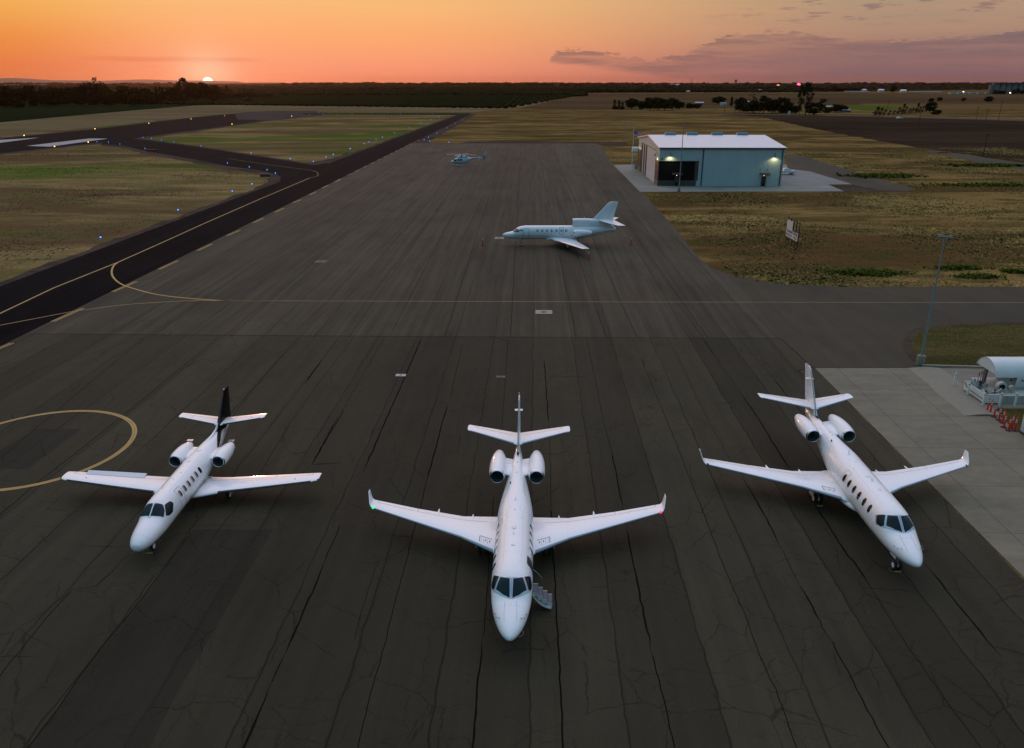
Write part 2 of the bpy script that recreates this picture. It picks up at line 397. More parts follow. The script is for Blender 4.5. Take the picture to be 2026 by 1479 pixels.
GR_BAND = grassm('straw_field_beyond_runway', ((.18, .128, .068), (.13, .088, .048), (.12, .10, .044), (.07, .10, .02)), .35, .3)
PLOW = grassm('ploughed_dark_field', ((.052, .032, .019), (.030, .019, .013), (.042, .027, .016), (.030, .030, .011)), .3, .1)
DIRT = grassm('pinkish_shoulder_dirt', ((.085, .062, .048), (.055, .039, .030), (.072, .053, .038), (.045, .042, .022)), 2.5, .0)
FIELD_G = grassm('dark_green_crop', ((.014, .021, .008), (.010, .016, .006), (.013, .019, .008), (.02, .028, .008)), .4, .3)
FIELD_L = grassm('lush_green_strip', ((.06, .10, .012), (.08, .10, .02), (.07, .09, .015), (.04, .08, .01)), .6, .6)
FIELD_Y = grassm('yellow_stubble', ((.15, .095, .035), (.12, .07, .03), (.12, .08, .03), (.07, .07, .022)), .3, .2)

# ------------------------------------------------------------------ ground sheets
def sheet(name, pts, z, mat, kind='structure', wpts=False, jit=0., label=None, cat=None, step=3.0):
    P_ = [Vector((p[0], p[1], 0)) if wpts else G(*p) for p in pts]
    if jit > 0:
        out = []
        for a, b in zip(P_, P_[1:] + P_[:1]):
            L = (b - a).length; k = min(300, max(1, int(L / step)))
            nrm = Vector((-(b - a).y, (b - a).x, 0)).normalized()
            ph = random.random() * 99
            for i in range(k):
                u = i / k
                out.append(a.lerp(b, u) + nrm * (jit * (random.random() - .5) + jit * .6 * math.sin(u * L * .35 + ph)))
        P_ = out
    me = bpy.data.meshes.new(name); me.from_pydata([(p.x, p.y, z) for p in P_], [], [tuple(range(len(P_)))]); me.update()
    if me.polygons[0].normal.z < 0: me.flip_normals()
    me.materials.append(mat)
    o = bpy.data.objects.new(name, me); col.objects.link(o)
    return tag(o, label, cat, kind=kind)
sheet('ground', [(-26000, -200), (26000, -200), (26000, 24000), (-26000, 24000)], -.03, GR_R, wpts=True)
# left airfield grass (one large sheet, everything paved lies over it)
_a, _b = G(0, 685), G(780, 300); _k = (_b.x - _a.x) / (_b.y - _a.y)
sheet('grass_field', [(-900, -60), (_a.x + _k * (-60 - _a.y) + .2, -60), (_a.x + _k * (640 - _a.y) + .2, 640), (-30, 1400), (-1300, 1400)], -.024, GR_L, wpts=True)
sheet('straw_field', [(-260, 262), (0, 241.6), (128, 230), (257, 218.5), (385, 208.3), (520, 206.5), (578, 200), (760, 203), (948, 208.5), (1000, 214), (940, 221.5), (620, 221.5), (480, 222.5), (359, 232.5), (180, 252), (0, 268), (-260, 292)], -.018, GR_BAND, jit=.6, step=12)
sheet('crop_field', [(-300, 228), (-300, 266), (0, 241.6), (128, 230), (257, 218.5), (385, 208.3), (470, 205), (420, 200), (200, 207), (0, 214)], -.014, FIELD_G)
sheet('park_lawn', [(-300, 232), (0, 214), (200, 207), (420, 200), (520, 196), (520, 191), (200, 193), (-300, 197)], -.012, FIELD_G)
sheet('stubble_field', [(1130, 184.5), (2500, 184.5), (2500, 205), (1900, 207), (1440, 214), (1180, 216), (1020, 214), (940, 210)], -.016, GR_FAR)
sheet('stubble_field', [(450, 201), (520, 206), (385, 208.3), (470, 205), (640, 200), (800, 199), (640, 196), (450, 196)], -.015, GR_FAR)
sheet('ploughed_field', [(1430, 225.5), (1506, 231), (1597, 251.5), (1683, 268), (1783, 286), (1869, 298.6), (2026, 321.5), (2400, 370), (2600, 250), (2300, 242), (2026, 238), (1700, 229)], -.014, PLOW, jit=1.2, step=6)
sheet('country_road', [(1430, 224.2), (1430, 225.8), (1700, 229.6), (2026, 238.8), (2400, 250), (2400, 247), (2026, 236.2), (1700, 227.8)], -.008, ASPH_ROAD)
sheet('green_pasture', [(1672, 209), (1740, 208), (1790, 211), (1770, 216), (1700, 217), (1675, 214)], -.010, FIELD_L, jit=.6, step=8)
sheet('yellow_field', [(1700, 204.5), (2026, 205.5), (2100, 213), (1920, 217), (1850, 221), (1730, 220)], -.012, FIELD_Y, jit=1, step=8)
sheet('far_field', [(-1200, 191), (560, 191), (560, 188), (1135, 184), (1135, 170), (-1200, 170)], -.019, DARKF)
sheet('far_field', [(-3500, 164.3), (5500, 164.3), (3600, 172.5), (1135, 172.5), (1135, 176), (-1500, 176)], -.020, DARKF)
sheet('far_field', [(500, 190), (560, 199.5), (760, 203), (948, 208), (1000, 208), (1132, 184.4)], -.0185, FIELD_G)
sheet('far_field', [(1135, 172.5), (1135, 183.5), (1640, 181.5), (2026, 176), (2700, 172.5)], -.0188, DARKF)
sheet('dirt_track', [(1000, 213), (1130, 187), (1145, 187), (1030, 213)], -.010, GR_BAND, jit=.5, step=12)

# pavements: dirt shoulders first, then asphalt, in 4 mm steps
# axis of the parallel taxiway
RE = (G(0, 685), G(780, 300)); LE_ = (G(0, 566), G(345, 437))
def ext(a, b, y): t = (y - a.y) / (b.y - a.y); return a.lerp(b, t)
ye = G(925, 224).y
tr0, tr1 = ext(RE[0], RE[1], 5), ext(RE[0], RE[1], ye); tl0, tl1 = ext(LE_[0], LE_[1], 5), ext(LE_[0], LE_[1], ye)
def sh(p, dx): return (p.x + dx, p.y)
sheet('taxiway_shoulder', [sh(tl0, -1.7), sh(tl0, 3), sh(tl1, 3), sh(tl1, -2.2)], -.010, DIRT, wpts=True, jit=.7, step=2.2)
sheet('taxiway_shoulder', [sh(tr1, 5), sh(tr1, -2), sh(ext(RE[0], RE[1], 318), -2), sh(ext(RE[0], RE[1], 318), 9), sh(ext(RE[0], RE[1], 360), 6)], -.010, DIRT, wpts=True, jit=.8)
conn_u = [(215, 271), (242, 270.5), (397, 291), (587, 321), (622, 326.5), (650, 321)]
conn_l = [(640, 330), (560, 361), (553, 356), (556, 350), (548, 344.5), (511, 336), (449, 328), (380, 314), (287, 298), (245, 288), (200, 285)]
sheet('taxiway_shoulder', [(200, 268), (242, 268.5), (397, 289), (587, 318.5), (615, 322), (660, 312), (690, 300), (690, 330), (600, 352), (520, 378), (470, 396), (500, 377), (528, 360), (532, 351), (520, 345), (480, 338), (440, 333), (372, 319), (280, 303), (238, 291), (200, 288)], -.0095, DIRT, jit=.7, step=3)
sheet('taxiway', [sh(tl0, 0), sh(tr0, 0), sh(tr1, 0), sh(tl1, 0)], 0, ASPH_BLACK, wpts=True)
sheet('taxiway', conn_u + conn_l, -.004, ASPH_BLACK)
sheet('taxiway', [(600, 223.3), (930, 223.4), (905, 227.2), (600, 226)], -.004, ASPH_BLACK)
run_u = [(-160, 289), (0, 274), (180, 256), (359, 235), (440, 226.5), (530, 222)]
run_l = [(560, 232), (527, 237.5), (400, 255), (330, 264), (240, 277), (128, 289), (0, 303), (-160, 322)]
sheet('runway', run_u + run_l, -.0065, ASPH_BLACK)
sheet('runway_end', [(465, 225), (530, 219.5), (619, 219.5), (640, 222), (613, 226.5), (527, 237), (470, 236)], -.005, CHEV, jit=.4)
sheet('runway_shoulder', [(-160, 287), (0, 272.4), (180, 254.6), (359, 233.6), (480, 222), (530, 218.8), (625, 218.8), (640, 228), (527, 239.5), (400, 258), (240, 280), (128, 291.5), (0, 306), (-160, 326)], -.0105, DIRT, jit=.7, step=5)
sheet('runway_marking', [(0 - 80, 283.5), (0, 276.3), (78, 271.6), (60, 274.2), (0, 282), (-80, 290)], .001, WPAINT)
sheet('runway_marking', [(52.6, 288), (97.5, 289.7), (214, 273.7), (177, 273.4)], .001, WPAINT)

# apron and roads
r_edge = [(1180, 284), (1190, 290), (1214, 326), (1270, 380), (1330, 445), (1385, 512), (1405, 527), (1430, 538), (1470, 550), (1515, 558), (1560, 562.5), (1650, 566.5), (1800, 567), (2300, 567)]
trc = ext(RE[0], RE[1], G(0, 283).y)
ap_new = [(trc.x, trc.y)] + [tuple(G(*p)[:2]) for p in r_edge[:8]]
yj = G(800, 666)
sj = [G(-40, 657), G(1545, 669)]
ap_new += [tuple(G(*p)[:2]) for p in [(1460, 560), (1545, 669)]]
sl0 = ext(RE[0], RE[1], G(60, 659.5).y)
ap_new += [(sl0.x, sl0.y)]
sheet('apron', ap_new, .004, ASPH_NEW, wpts=True)
sheet('road', [(1395, 519)] + r_edge[5:] + [(2500, 760), (1560, 727), (1500, 640), (1430, 560)], -.002, ASPH_ROAD)
o0 = ext(RE[0], RE[1], 5)
sheet('old_apron', [(o0.x, o0.y), (sl0.x, sl0.y), tuple(G(1545, 669)[:2]), tuple(G(1610, 727)[:2]), tuple(G(2040, 1163)[:2]), (22, 6)], .006, ASPH_OLD, wpts=True)
sheet('road', [(782, 300), (812, 283.3), (1180, 283.4), (1190, 290), (1200, 296), (1000, 297.5)], .0015, ASPH_ROAD)
sheet('road', [(930, 279.4), (1240, 280.6), (1240, 286), (1205, 290), (1180, 284.6), (900, 283.6)], -.0015, DIRT, jit=.3)
sheet('concrete_apron', [(1612, 727.5), (2600, 727.5), (2800, 1600), (2046, 1163)], .010, CONC)
sheet('lane_patch', [(384, 1047), (542, 1047), (363, 1347.5), (297, 1479), (240, 1600), (-40, 1600), (55, 1479), (230, 1250)], .0105, ASPH_PATCH, jit=.05, step=1)
sheet('asphalt_patch', [(72.6, 848), (162, 848), (55, 928), (0, 926), (-60, 926)], .0105, ASPH_PATCH, jit=.05, step=1)
ISL = [(1787, 680), (1792, 665), (1808, 653), (1830, 645), (1860, 641), (1900, 640), (2300, 640), (2500, 726), (1845, 724), (1822, 722), (1805, 714), (1793, 698)]
sheet('grass_island', ISL, .012, GR_ISL, jit=.12, step=1.5)
sheet('island_edge', [(1783, 680), (1788, 663), (1805, 650), (1830, 642), (1862, 638), (1900, 637.5), (2300, 637.5), (2300, 640), (1900, 643), (1862, 646), (1835, 651), (1815, 660), (1806, 675), (1812, 700), (1828, 720), (1815, 720.5), (1797, 708)], .016, DIRT, jit=.15, step=1.2)
# small pale apron markings seams
sheet('hangar_pad', [(1214, 326), (1266, 379), (1311, 379), (1670, 378), (1637, 364), (1686, 364), (1604, 339), (1557, 333), (1557, 325), (1262, 325)], .008, CONC_H)
sheet('service_road', [(1556, 304), (1590, 309), (1650, 327), (1720, 347), (1812, 374), (1790, 378), (1740, 374), (1690, 366), (1604, 340), (1556, 334)], -.003, ASPH_ROAD, jit=.4)
sheet('side_road', [(1828, 298), (1845, 297), (1869, 299.5), (2026, 322.5), (2300, 362), (2300, 378), (2026, 336), (1940, 322), (1868, 306)], -.003, ASPH_ROAD, jit=.3)
sheet('dirt_patch', [(1637, 365), (1690, 366), (1740, 375), (1790, 379), (1672, 379)], -.004, DIRT, jit=.3)

# stripes as ribbons ------------------------------------------------
def ribbon(name, pts, width, z, mat, wpts=False, kind='structure', taper=0, wob=0.):
    P_ = [Vector((p[0], p[1], 0)) if wpts else G(*p) for p in pts]
    Q = []
    if wob:
        for a, b in zip(P_[:-1], P_[1:]):
            k = max(1, int((b - a).length / .5))
            for i in range(k):
                q = a.lerp(b, i / k); Q.append(q + Vector((random.gauss(0, wob), random.gauss(0, wob), 0)))
        Q.append(P_[-1])
    else: Q = P_
    rows = []
    for i, q in enumerate(Q):
        d = (Q[min(i + 1, len(Q) - 1)] - Q[max(i - 1, 0)]).normalized(); nn = Vector((-d.y, d.x, 0))
        wd = width
        if taper: wd *= max(.15, min(1, i / taper, (len(Q) - 1 - i) / taper)) * (random.uniform(.75, 1.25) if wob else 1)
        rows.append([(q + nn * wd / 2) + Vector((0, 0, z)), (q - nn * wd / 2) + Vector((0, 0, z))])
    return tag(MB().grid(rows).build(name, mat, smooth=False), kind=kind)
def smooth_pts(pts, k=6):
    P_ = [Vector(p) for p in pts]; out = []
    for i in range(len(P_) - 1):
        p0, p1, p2, p3 = P_[max(i - 1, 0)], P_[i], P_[i + 1], P_[min(i + 2, len(P_) - 1)]
        for j in range(k):
            t = j / k
            out.append(.5 * ((2 * p1) + (p2 - p0) * t + (2 * p0 - 5 * p1 + 4 * p2 - p3) * t * t + (3 * p1 - p0 - 3 * p2 + p3) * t ** 3))
    return out + [P_[-1]]
def GP(pts): return [tuple(G(*p)[:2]) for p in pts]
ca, cb = G(0, 619.7), G(518.3, 391.7)
cl0 = ext(ca, cb, 12); clE = G(612, 352)
ribbon('taxiway_line', [(cl0.x, cl0.y), (ca.x, ca.y)] + GP([(105.4, 569.6), (235, 517.8), (331.7, 474.6), (407.7, 440), (518.3, 391.7), (612, 352)]), .24, .012, YPAINT, True)
ribbon('taxiway_line', smooth_pts(GP([(612, 352), (626, 348.5), (629.5, 344.5), (626, 340), (614, 336), (587, 332.9), (518, 323.5), (450, 313)])), .16, .012, YPAINT2, True)
ribbon('taxiway_line', smooth_pts(GP([(234, 518.3), (224.6, 526), (221, 538.5), (226, 550.6), (241.9, 562.7), (273, 573), (311, 582.4), (359.4, 588.6), (414.6, 592.8), (452.6, 594.5), (520, 595)])), .24, .016, YPAINT, True)
ribbon('taxiway_line', GP([(450, 594.6), (800, 595.7), (1300, 597.3), (2026, 598.5), (2300, 599)]), .14, .016, YPAINT2, True)
ribbon('taxiway_line', smooth_pts(GP([(-60, 654), (0, 643.2), (138, 617), (162.4, 613.5), (241.9, 603.1), (311, 598), (380, 594.6), (452, 594.5)])), .20, .016, YPAINT2, True)
dsh = [((103.6, 636), (164, 609.5)), ((223, 577), (269.5, 556.8)), ((314.4, 532.3), (351.8, 515.4)), ((391, 495.3), (419.8, 482.2)), ((449, 466), (474.4, 455.3)), ((501, 440.7), (521, 431)), ((544, 419.4), (561.5, 411.4)), ((579.8, 400.7), (595.4, 394.8)), ((612.3, 385.5), (624.7, 379.2)), ((637.5, 371.6), (649.6, 366.4)), ((662.7, 359.5), (673.8, 355)), ((684.9, 347.8), (693.8, 343.6)), ((-45, 706), (24.2, 678.5))]
for a, b in dsh:
    A, B = G(*a), G(*b)
    for s_ in (-.16, .16):
        ribbon('edge_dash', [(A.x + s_, A.y), (B.x + s_, B.y)], .15, .014, YPAINT, True)
for k in range(14):
    yy = 208 + k * 11.5
    q = ext(G(684.9, 347.8), G(223, 577), yy); q2 = ext(G(684.9, 347.8), G(223, 577), yy + 4.5)
    for s_ in (-.16, .16): ribbon('edge_dash', [(q.x + s_, q.y), (q2.x + s_, q2.y)], .15, .014, YPAINT2, True)
circ = [(-33.9 + 6.4 * math.cos(a), 49.7 + 6.4 * math.sin(a)) for a in np.linspace(0, 2 * math.pi, 73)]
ribbon('parking_ring', circ, .34, .017, YPAINT, True)
ribbon('parking_ring', [(-33.9 + 6.4 * math.cos(a), 49.7 + 6.4 * math.sin(a)) for a in np.linspace(0, 2 * math.pi, 73)], .07, .020, YPAINT2, True)

# tar-sealed seams traced on the apron ------------------------------
seams = [
 ([(834, 668), (803, 741), (776, 803), (755, 849), (741, 884), (717.6, 934.5)], .13, 1),
 ([(886, 798), (873, 844), (861, 890), (847.5, 938.5), (843, 957.5)], .12, 1), ([(843, 957.5), (832.6, 1003.5), (816, 1057), (808, 1090)], .06, 0),
 ([(667.6, 827.6), (616, 919.6)], .10, 1), ([(616, 919.6), (640, 916), (674, 915.5)], .08, 1), ([(639, 710), (601, 760)], .09, 1),
 ([(1076.3, 709), (1080, 755), (1081.6, 785), (1085, 841)], .10, 1), ([(1085, 841), (1089, 920), (1090, 1011)], .04, 0),
 ([(1090, 1011), (1094, 1085), (1100, 1182), (1104.5, 1271), (1109, 1360), (1114, 1479), (1116, 1560)], .10, 0),
 ([(976, 984), (973, 1040), (966, 1150), (957, 1256)], .05, 0), ([(955, 1260), (945, 1359), (935, 1473), (930, 1560)], .11, 1),
 ([(864, 892.6), (906, 894)], .05, 1), ([(1267.5, 704.6), (1279, 734.4)], .09, 1), ([(1208, 886), (1218.5, 933.6), (1233.3, 1011)], .11, 1),
 ([(1239, 1040), (1245.6, 1078.5), (1260, 1147), (1273.7, 1215), (1281, 1245), (1290, 1295.5)], .11, 1), ([(1290, 1295.5), (1312, 1381), (1334.5, 1479)], .07, 0),
 ([(1389.5, 669), (1415.4, 704.6)], .09, 1), ([(1465.3, 777.5), (1498, 823.6), (1548.6, 906.8), (1569.4, 935)], .11, 1),
 ([(1467, 941), (1504, 1002), (1545.6, 1084)], .11, 1), ([(1415, 704.6), (1465, 777)], .03, 0), ([(1529.3, 746.3), (1557.5, 783.4), (1594.7, 823.6)], .09, 1),
 ([(1593, 969), (1620, 1011), (1639.5, 1040), (1678, 1101), (1690, 1111), (1730, 1173.6)], .11, 1), ([(1730, 1173.6), (1790, 1270), (1860, 1370), (1940, 1479)], .035, 0),
 ([(1575.7, 1145.4), (1615.8, 1215), (1627.6, 1242), (1645.4, 1268.6)], .12, 1), ([(1645, 1268.6), (1678, 1328), (1713.7, 1402), (1758, 1479)], .07, 0), ([(1548, 1088), (1575, 1145)], .04, 0),
 ([(1825, 1108), (1856, 1147), (1915.5, 1221), (1981, 1300)], .11, 1), ([(2001.6, 1328), (2030, 1330.5)], .10, 1),
 ([(644.5, 1104), (617.6, 1171), (587.4, 1241.4), (559, 1303.5)], .12, 1), ([(672, 1040), (656, 1078), (644, 1104)], .06, 0), ([(538.7, 1348.8), (481.7, 1479), (450, 1550)], .12, 1), ([(559, 1303), (538, 1349)], .06, 0),
 ([(160.7, 1078.7), (207, 1082), (257.5, 1080)], .07, 1), ([(248.8, 1101.5), (221, 1131.6), (190, 1159), (138, 1167)], .08, 1), ([(-10, 1299), (38, 1297.4), (74.3, 1300)], .09, 1),
 ([(780, 1206), (803.5, 1208)], .07, 1), ([(748.5, 1110), (728, 1167.5), (711.6, 1221), (701.5, 1265)], .03, 0),
 ([(809, 1090), (777, 1208), (752, 1308), (732, 1376), (708, 1479)], .05, 0),
 ([(373, 1061), (276, 1188.6), (176, 1313), (104, 1416.6), (55, 1479), (0, 1545)], .06, 0), ([(139, 1170), (92, 1222), (25, 1306), (-20, 1360)], .05, 0),
 ([(637.5, 711.8), (603, 760)], .08, 1), ([(686, 801.7), (616.8, 919), (677, 915.7)], .08, 1), ([(361, 867.5), (333, 898.5)], .07, 1), ([(528.7, 743), (563, 748)], .05, 1),
 ([(432, 667), (238, 826), (186.6, 867), (80, 950), (0, 1018), (-30, 1042)], .07, 0), ([(287, 667), (160, 772), (20, 890), (-20, 925)], .05, 0),
 ([(281.6, 667), (70, 734), (0, 776)], .04, 0), ([(93, 691.5), (112, 694.5)], .05, 1), ([(-20, 738), (60, 706), (110, 680)], .05, 0),
 ([(590, 667), (520, 745), (455, 830)], .04, 0), ([(700, 668), (640, 745), (575, 835), (500, 960), (420, 1065)], .045, 0), ([(760, 668), (690, 790), (640, 870)], .04, 0),
 ([(915, 680), (890, 790)], .04, 0), ([(1005, 668), (1000, 745), (992, 860)], .04, 0), ([(1160, 668), (1180, 760), (1195, 840), (1208, 886)], .035, 0),
 ([(1252, 669), (1267, 704)], .03, 0), ([(1279, 734), (1312, 815), (1335, 870), (1370, 960), (1402, 1040), (1428, 1112), (1476, 1220), (1500, 1290), (1535, 1363), (1576, 1479)], .05, 0),
 ([(1322, 669), (1360, 745), (1400, 830), (1450, 920)], .035, 0), ([(1460, 669), (1500, 715), (1529, 746)], .03, 0),
 ([(60, 660), (800, 665.5), (1545, 669)], .09, 0), ([(1545, 669), (1607, 727)], .07, 0), ([(1607, 727), (1818, 727)], .12, 0), ([(1607, 727), (1595, 728), (1580, 733), (1588, 743), (1604, 752)], .09, 0),
]
for pts_, wd, tp in seams:
    ribbon('tar_seam', pts_, wd * .78, .0125, TAR, taper=3 if tp else 0, wob=.018)
lanes_far = [((300, 667), (770, 330)), ((1010, 667), (1030, 300)), ((620, 667), (930, 300)), ((770, 667), (960, 300)), ((455, 667), (860, 300)), ((880, 667), (995, 300)), ((1140, 667), (1065, 300)), ((1260, 667), (1095, 300)), ((1400, 667), (1140, 300)), ((1200, 667), (1080, 330)), ((690, 667), (955, 285))]
for a, b in lanes_far:
    ribbon('tar_seam', [a, ((a[0] + b[0]) / 2, (a[1] + b[1]) / 2), b] if False else [a, b], .05, .0085, TAR, wob=.03)

# island kerb and tank-pad berm
def kerb(name, pts, wd, h, mat, z0=0.0):
    P_ = [G(*p) for p in pts]; rows = []
    for i, q in enumerate(P_):
        d = (P_[min(i + 1, len(P_) - 1)] - P_[max(i - 1, 0)]).normalized(); nn = Vector((-d.y, d.x, 0))
        prof = [(-wd / 2, z0), (-wd / 2 + .03, h), (wd / 2 - .03, h), (wd / 2, z0)]
        rows.append([q + nn * a + Vector((0, 0, b)) for a, b in prof])
    return tag(MB().grid(rows).build(name, mat, ang=20), kind='structure')
kerb('kerb', [(1822, 724.5), (1945, 727.5), (2400, 730)], .32, .17, CONC_P)
P_ = [G(1828, 727.5), G(1868, 757), G(1886, 775), G(1935, 812), G(1946, 822)]
rows = []
for q in P_:
    rows.append([q + Vector((a, 0, b)) for a, b in [(-1.5, .011), (-.9, .05), (-.4, .10), (0, .115), (.45, .10), (1.0, .05), (1.5, .014)]])
tag(MB().grid(rows).build('concrete_berm', CONC_P, ang=60), kind='structure')
sheet('tank_pad', [(1852, 731.5), (2500, 731.5), (2500, 806), (1938, 806)], .014, CONC_T)
sheet('grass_strip', [(1958, 808), (2500, 806), (2600, 870), (2035, 868), (2012, 853)], .018, GR_ISL, jit=.08, step=.8)

# ------------------------------------------------------------------ aircraft kit
def herm(xs, ys, x):
    i = max(0, min(len(xs) - 2, int(np.searchsorted(xs, x)) - 1))
    d = [(ys[k + 1] - ys[k]) / (xs[k + 1] - xs[k]) for k in range(len(xs) - 1)]
    def sl(k):
        if k == 0: return d[0]
        if k == len(xs) - 1: return d[-1]
        if d[k - 1] * d[k] <= 0: return 0.
        h0, h1 = xs[k] - xs[k - 1], xs[k + 1] - xs[k]
        w1, w2 = 2 * h1 + h0, h1 + 2 * h0
        return (w1 + w2) / (w1 / d[k - 1] + w2 / d[k])
    h = xs[i + 1] - xs[i]; t = (x - xs[i]) / h
    return (2 * t**3 - 3 * t**2 + 1) * ys[i] + (t**3 - 2 * t**2 + t) * h * sl(i) + (-2 * t**3 + 3 * t**2) * ys[i + 1] + (t**3 - t**2) * h * sl(i + 1)
class Fus:
    """stations: (y, half width, top, bottom, widest z, exponent)"""
    def __init__(s, st): s.a = np.array(st, float); s.c = {}
    def prm(s, y):
        y = min(max(y, s.a[0, 0]), s.a[-1, 0]); k = round(y, 4)
        if k not in s.c: s.c[k] = [herm(s.a[:, 0], s.a[:, j], y) for j in range(1, 6)]
        return s.c[k]
    def pt(s, y, phi, off=0.0):
        hw, tp, bt, zw, n = s.prm(y); e = 2. / n
        sn, cs = math.sin(phi), math.cos(phi)
        x = hw * math.copysign(abs(sn) ** e, sn); z = zw + ((tp - zw) if cs > 0 else (zw - bt)) * math.copysign(abs(cs) ** e, cs)
        p = Vector((x, y, z))
        if off:
            h = .02
            q1 = s.pt(y + h, phi) - s.pt(y - h, phi); q2 = s.pt(y, phi + .03) - s.pt(y, phi - .03)
            nn = q1.cross(q2)
            if nn.length > 0:
                nn.normalize()
                if nn.dot(p - Vector((0, y, zw))) < 0: nn = -nn
                p = p + nn * off
        return p
    def at(s, y, z, side=1):
        """angle phi at a given height on the upper/lower half"""
        hw, tp, bt, zw, n = s.prm(y); v = (z - zw) / ((tp - zw) if z > zw else (zw - bt)); v = max(-1, min(1, v))
        return side * math.acos(math.copysign(abs(v) ** (n / 2), v))
    def mesh(s, nose=30, n=56, ny=130):
        y0, y1 = s.a[0, 0], s.a[-1, 0]
        ys = [y0 + 1.2 * (i / nose) ** 2 for i in range(nose)] + list(np.linspace(y0 + 1.2, y1, ny))
        rows = [[s.pt(y, 2 * math.pi * i / n) for i in range(n)] for y in ys]
        m = MB().grid(rows, close=True)
        m.f.append(tuple(range(n))); L = len(m.v); m.f.append(tuple(range(L - n, L)))
        return m
    def patch(s, outl, off=.004, rings=7, sub=4, closed_round=0.0, m=None):
        """outline in (y,phi) pulled onto the skin"""
        pts = []
        K = len(outl)
        for i in range(K):
            a = Vector(outl[i]); b = Vector(outl[(i + 1) % K])
            if closed_round > 0:
                pr = Vector(outl[i - 1])
                r = closed_round
                A = a.lerp(pr, r); B = a.lerp(b, r)
                for j in range(5):
                    t = j / 4; pts.append(A.lerp(a, t).lerp(a.lerp(B, t), t))
                e = b.lerp(a, r)
                for j in range(1, sub): pts.append(B.lerp(e, j / sub))
            else:
                for j in range(sub): pts.append(a.lerp(b, j / sub))
        c = sum(pts, Vector((0, 0))) / len(pts)
        m = m or MB(); rows = []
        for k in range(rings):
            f = 1 - k / rings
            rows.append([s.pt((c + (p - c) * f)[0], (c + (p - c) * f)[1], off) for p in pts])
        b = len(m.v); m.grid(rows, close=True)
        L = len(m.v); n = len(pts); m.add([s.pt(c[0], c[1], off)], []); 
        m.f += [(L - n + i, L - n + (i + 1) % n, L) for i in range(n)]
        return m
    def line(s, pts, wd=.02, off=.004, m=None):
        """thin strip along (y,phi) polyline"""
        m = m or MB(); P3 = []
        for a, b in zip(pts[:-1], pts[1:]):
            k = 8
            for i in range(k): P3.append(Vector(a).lerp(Vector(b), i / k))
        P3.append(Vector(pts[-1])); rows = []
        for i, q in enumerate(P3):
            p = s.pt(q[0], q[1], off)
            q2 = P3[min(i + 1, len(P3) - 1)]; q1 = P3[max(i - 1, 0)]
            d = s.pt(q2[0], q2[1]) - s.pt(q1[0], q1[1]); hw, tp, bt, zw, n_ = s.prm(q[0])
            nn = (p - s.pt(q[0], q[1])).normalized() if off else Vector((0, 0, 1))
            t = d.cross(nn).normalized() * wd / 2
            rows.append([p + t, p - t])
        return m.grid(rows)
def oval(y, phi, ry, rp, n=20, p=2.4):
    return [(y + ry * math.copysign(abs(math.cos(t)) ** (2 / p), math.cos(t)), phi + rp * math.copysign(abs(math.sin(t)) ** (2 / p), math.sin(t))) for t in [2 * math.pi * i / n for i in range(n)]]
def naca(x, t): return 5 * t * (.2969 * math.sqrt(x) - .126 * x - .3516 * x * x + .2843 * x**3 - .1036 * x**4)
def frames(fus, parent, ys, a0=-110, a1=110, mat=None):
    for y in ys:
        fus.line([(y, R(a0)), (y, R((a0 + a1) / 2)), (y, R(a1))], .011, .0022).build('panel_line', mat or pm('faint_panel_line', (.50, .50, .52), .5), parent, smooth=False)
def stringers(fus, parent, segs):
    for (y0, y1, a) in segs: fus.line([(y0, R(a)), (y1, R(a))], .009, .0022).build('panel_line', pm('faint_panel_line', (.50, .50, .52), .5), parent, smooth=False)
class Wing:
    """sections: (LE vector, chord, thickness, up vector)"""
    def __init__(s, sec): s.s = [(Vector(a), b, c, Vector(d).normalized()) for a, b, c, d in sec]
    def pt(s, k, x, up=1, off=0.):
        i = max(0, min(len(s.s) - 2, int(k))); f = k - i
        a, b = s.s[i], s.s[i + 1]
        le = a[0].lerp(b[0], f); ch = a[1] + (b[1] - a[1]) * f; t = a[2] + (b[2] - a[2]) * f; u = a[3].lerp(b[3], f).normalized()
        cam_ = .018 * 4 * x * (1 - x)
        return le + Vector((0, 1, 0)) * (x * ch) + u * ((up * naca(x, t) + cam_) * ch + up * off)
    def mesh(s, sub=4, nx=18):
        xs = [(1 - math.cos(math.pi * i / nx)) / 2 for i in range(nx + 1)]
        rows = []
        for k in np.linspace(0, len(s.s) - 1, (len(s.s) - 1) * sub + 1):
            rows.append([s.pt(k, x, 1) for x in xs[::-1]] + [s.pt(k, x, -1) for x in xs[1:]])
        m = MB().grid(rows, close=True); n = len(rows[0]); L = len(m.v)
        m.f += [tuple(range(n)), tuple(range(L - n, L))]; return m
    def edge(s, k0, k1, x=.07, off=.004, sub=4, nx=6):
        rows = []
        for k in np.linspace(k0, k1, int((k1 - k0) * sub) + 2):
            xs = [x * (i / nx) ** 2 for i in range(nx + 1)]
            rows.append([s.pt(k, q, 1, off) - Vector((0, off, 0)) for q in xs[::-1]] + [s.pt(k, q, -1, off) - Vector((0, off, 0)) for q in xs[1:]])
        return MB().grid(rows)
    def line(s, a, b, wd=.02, off=.004, m=None, n=10):
        m = m or MB(); rows = []
        for i in range(n + 1):
            f = i / n; k = a[0] + (b[0] - a[0]) * f; x = a[1] + (b[1] - a[1]) * f
            p = s.pt(k, x, 1, off)
            d = (s.pt(b[0], b[1], 1) - s.pt(a[0], a[1], 1)).normalized(); t = d.cross(Vector((0, 0, 1))).normalized() * wd / 2
            rows.append([p + t, p - t])
        return m.grid(rows)
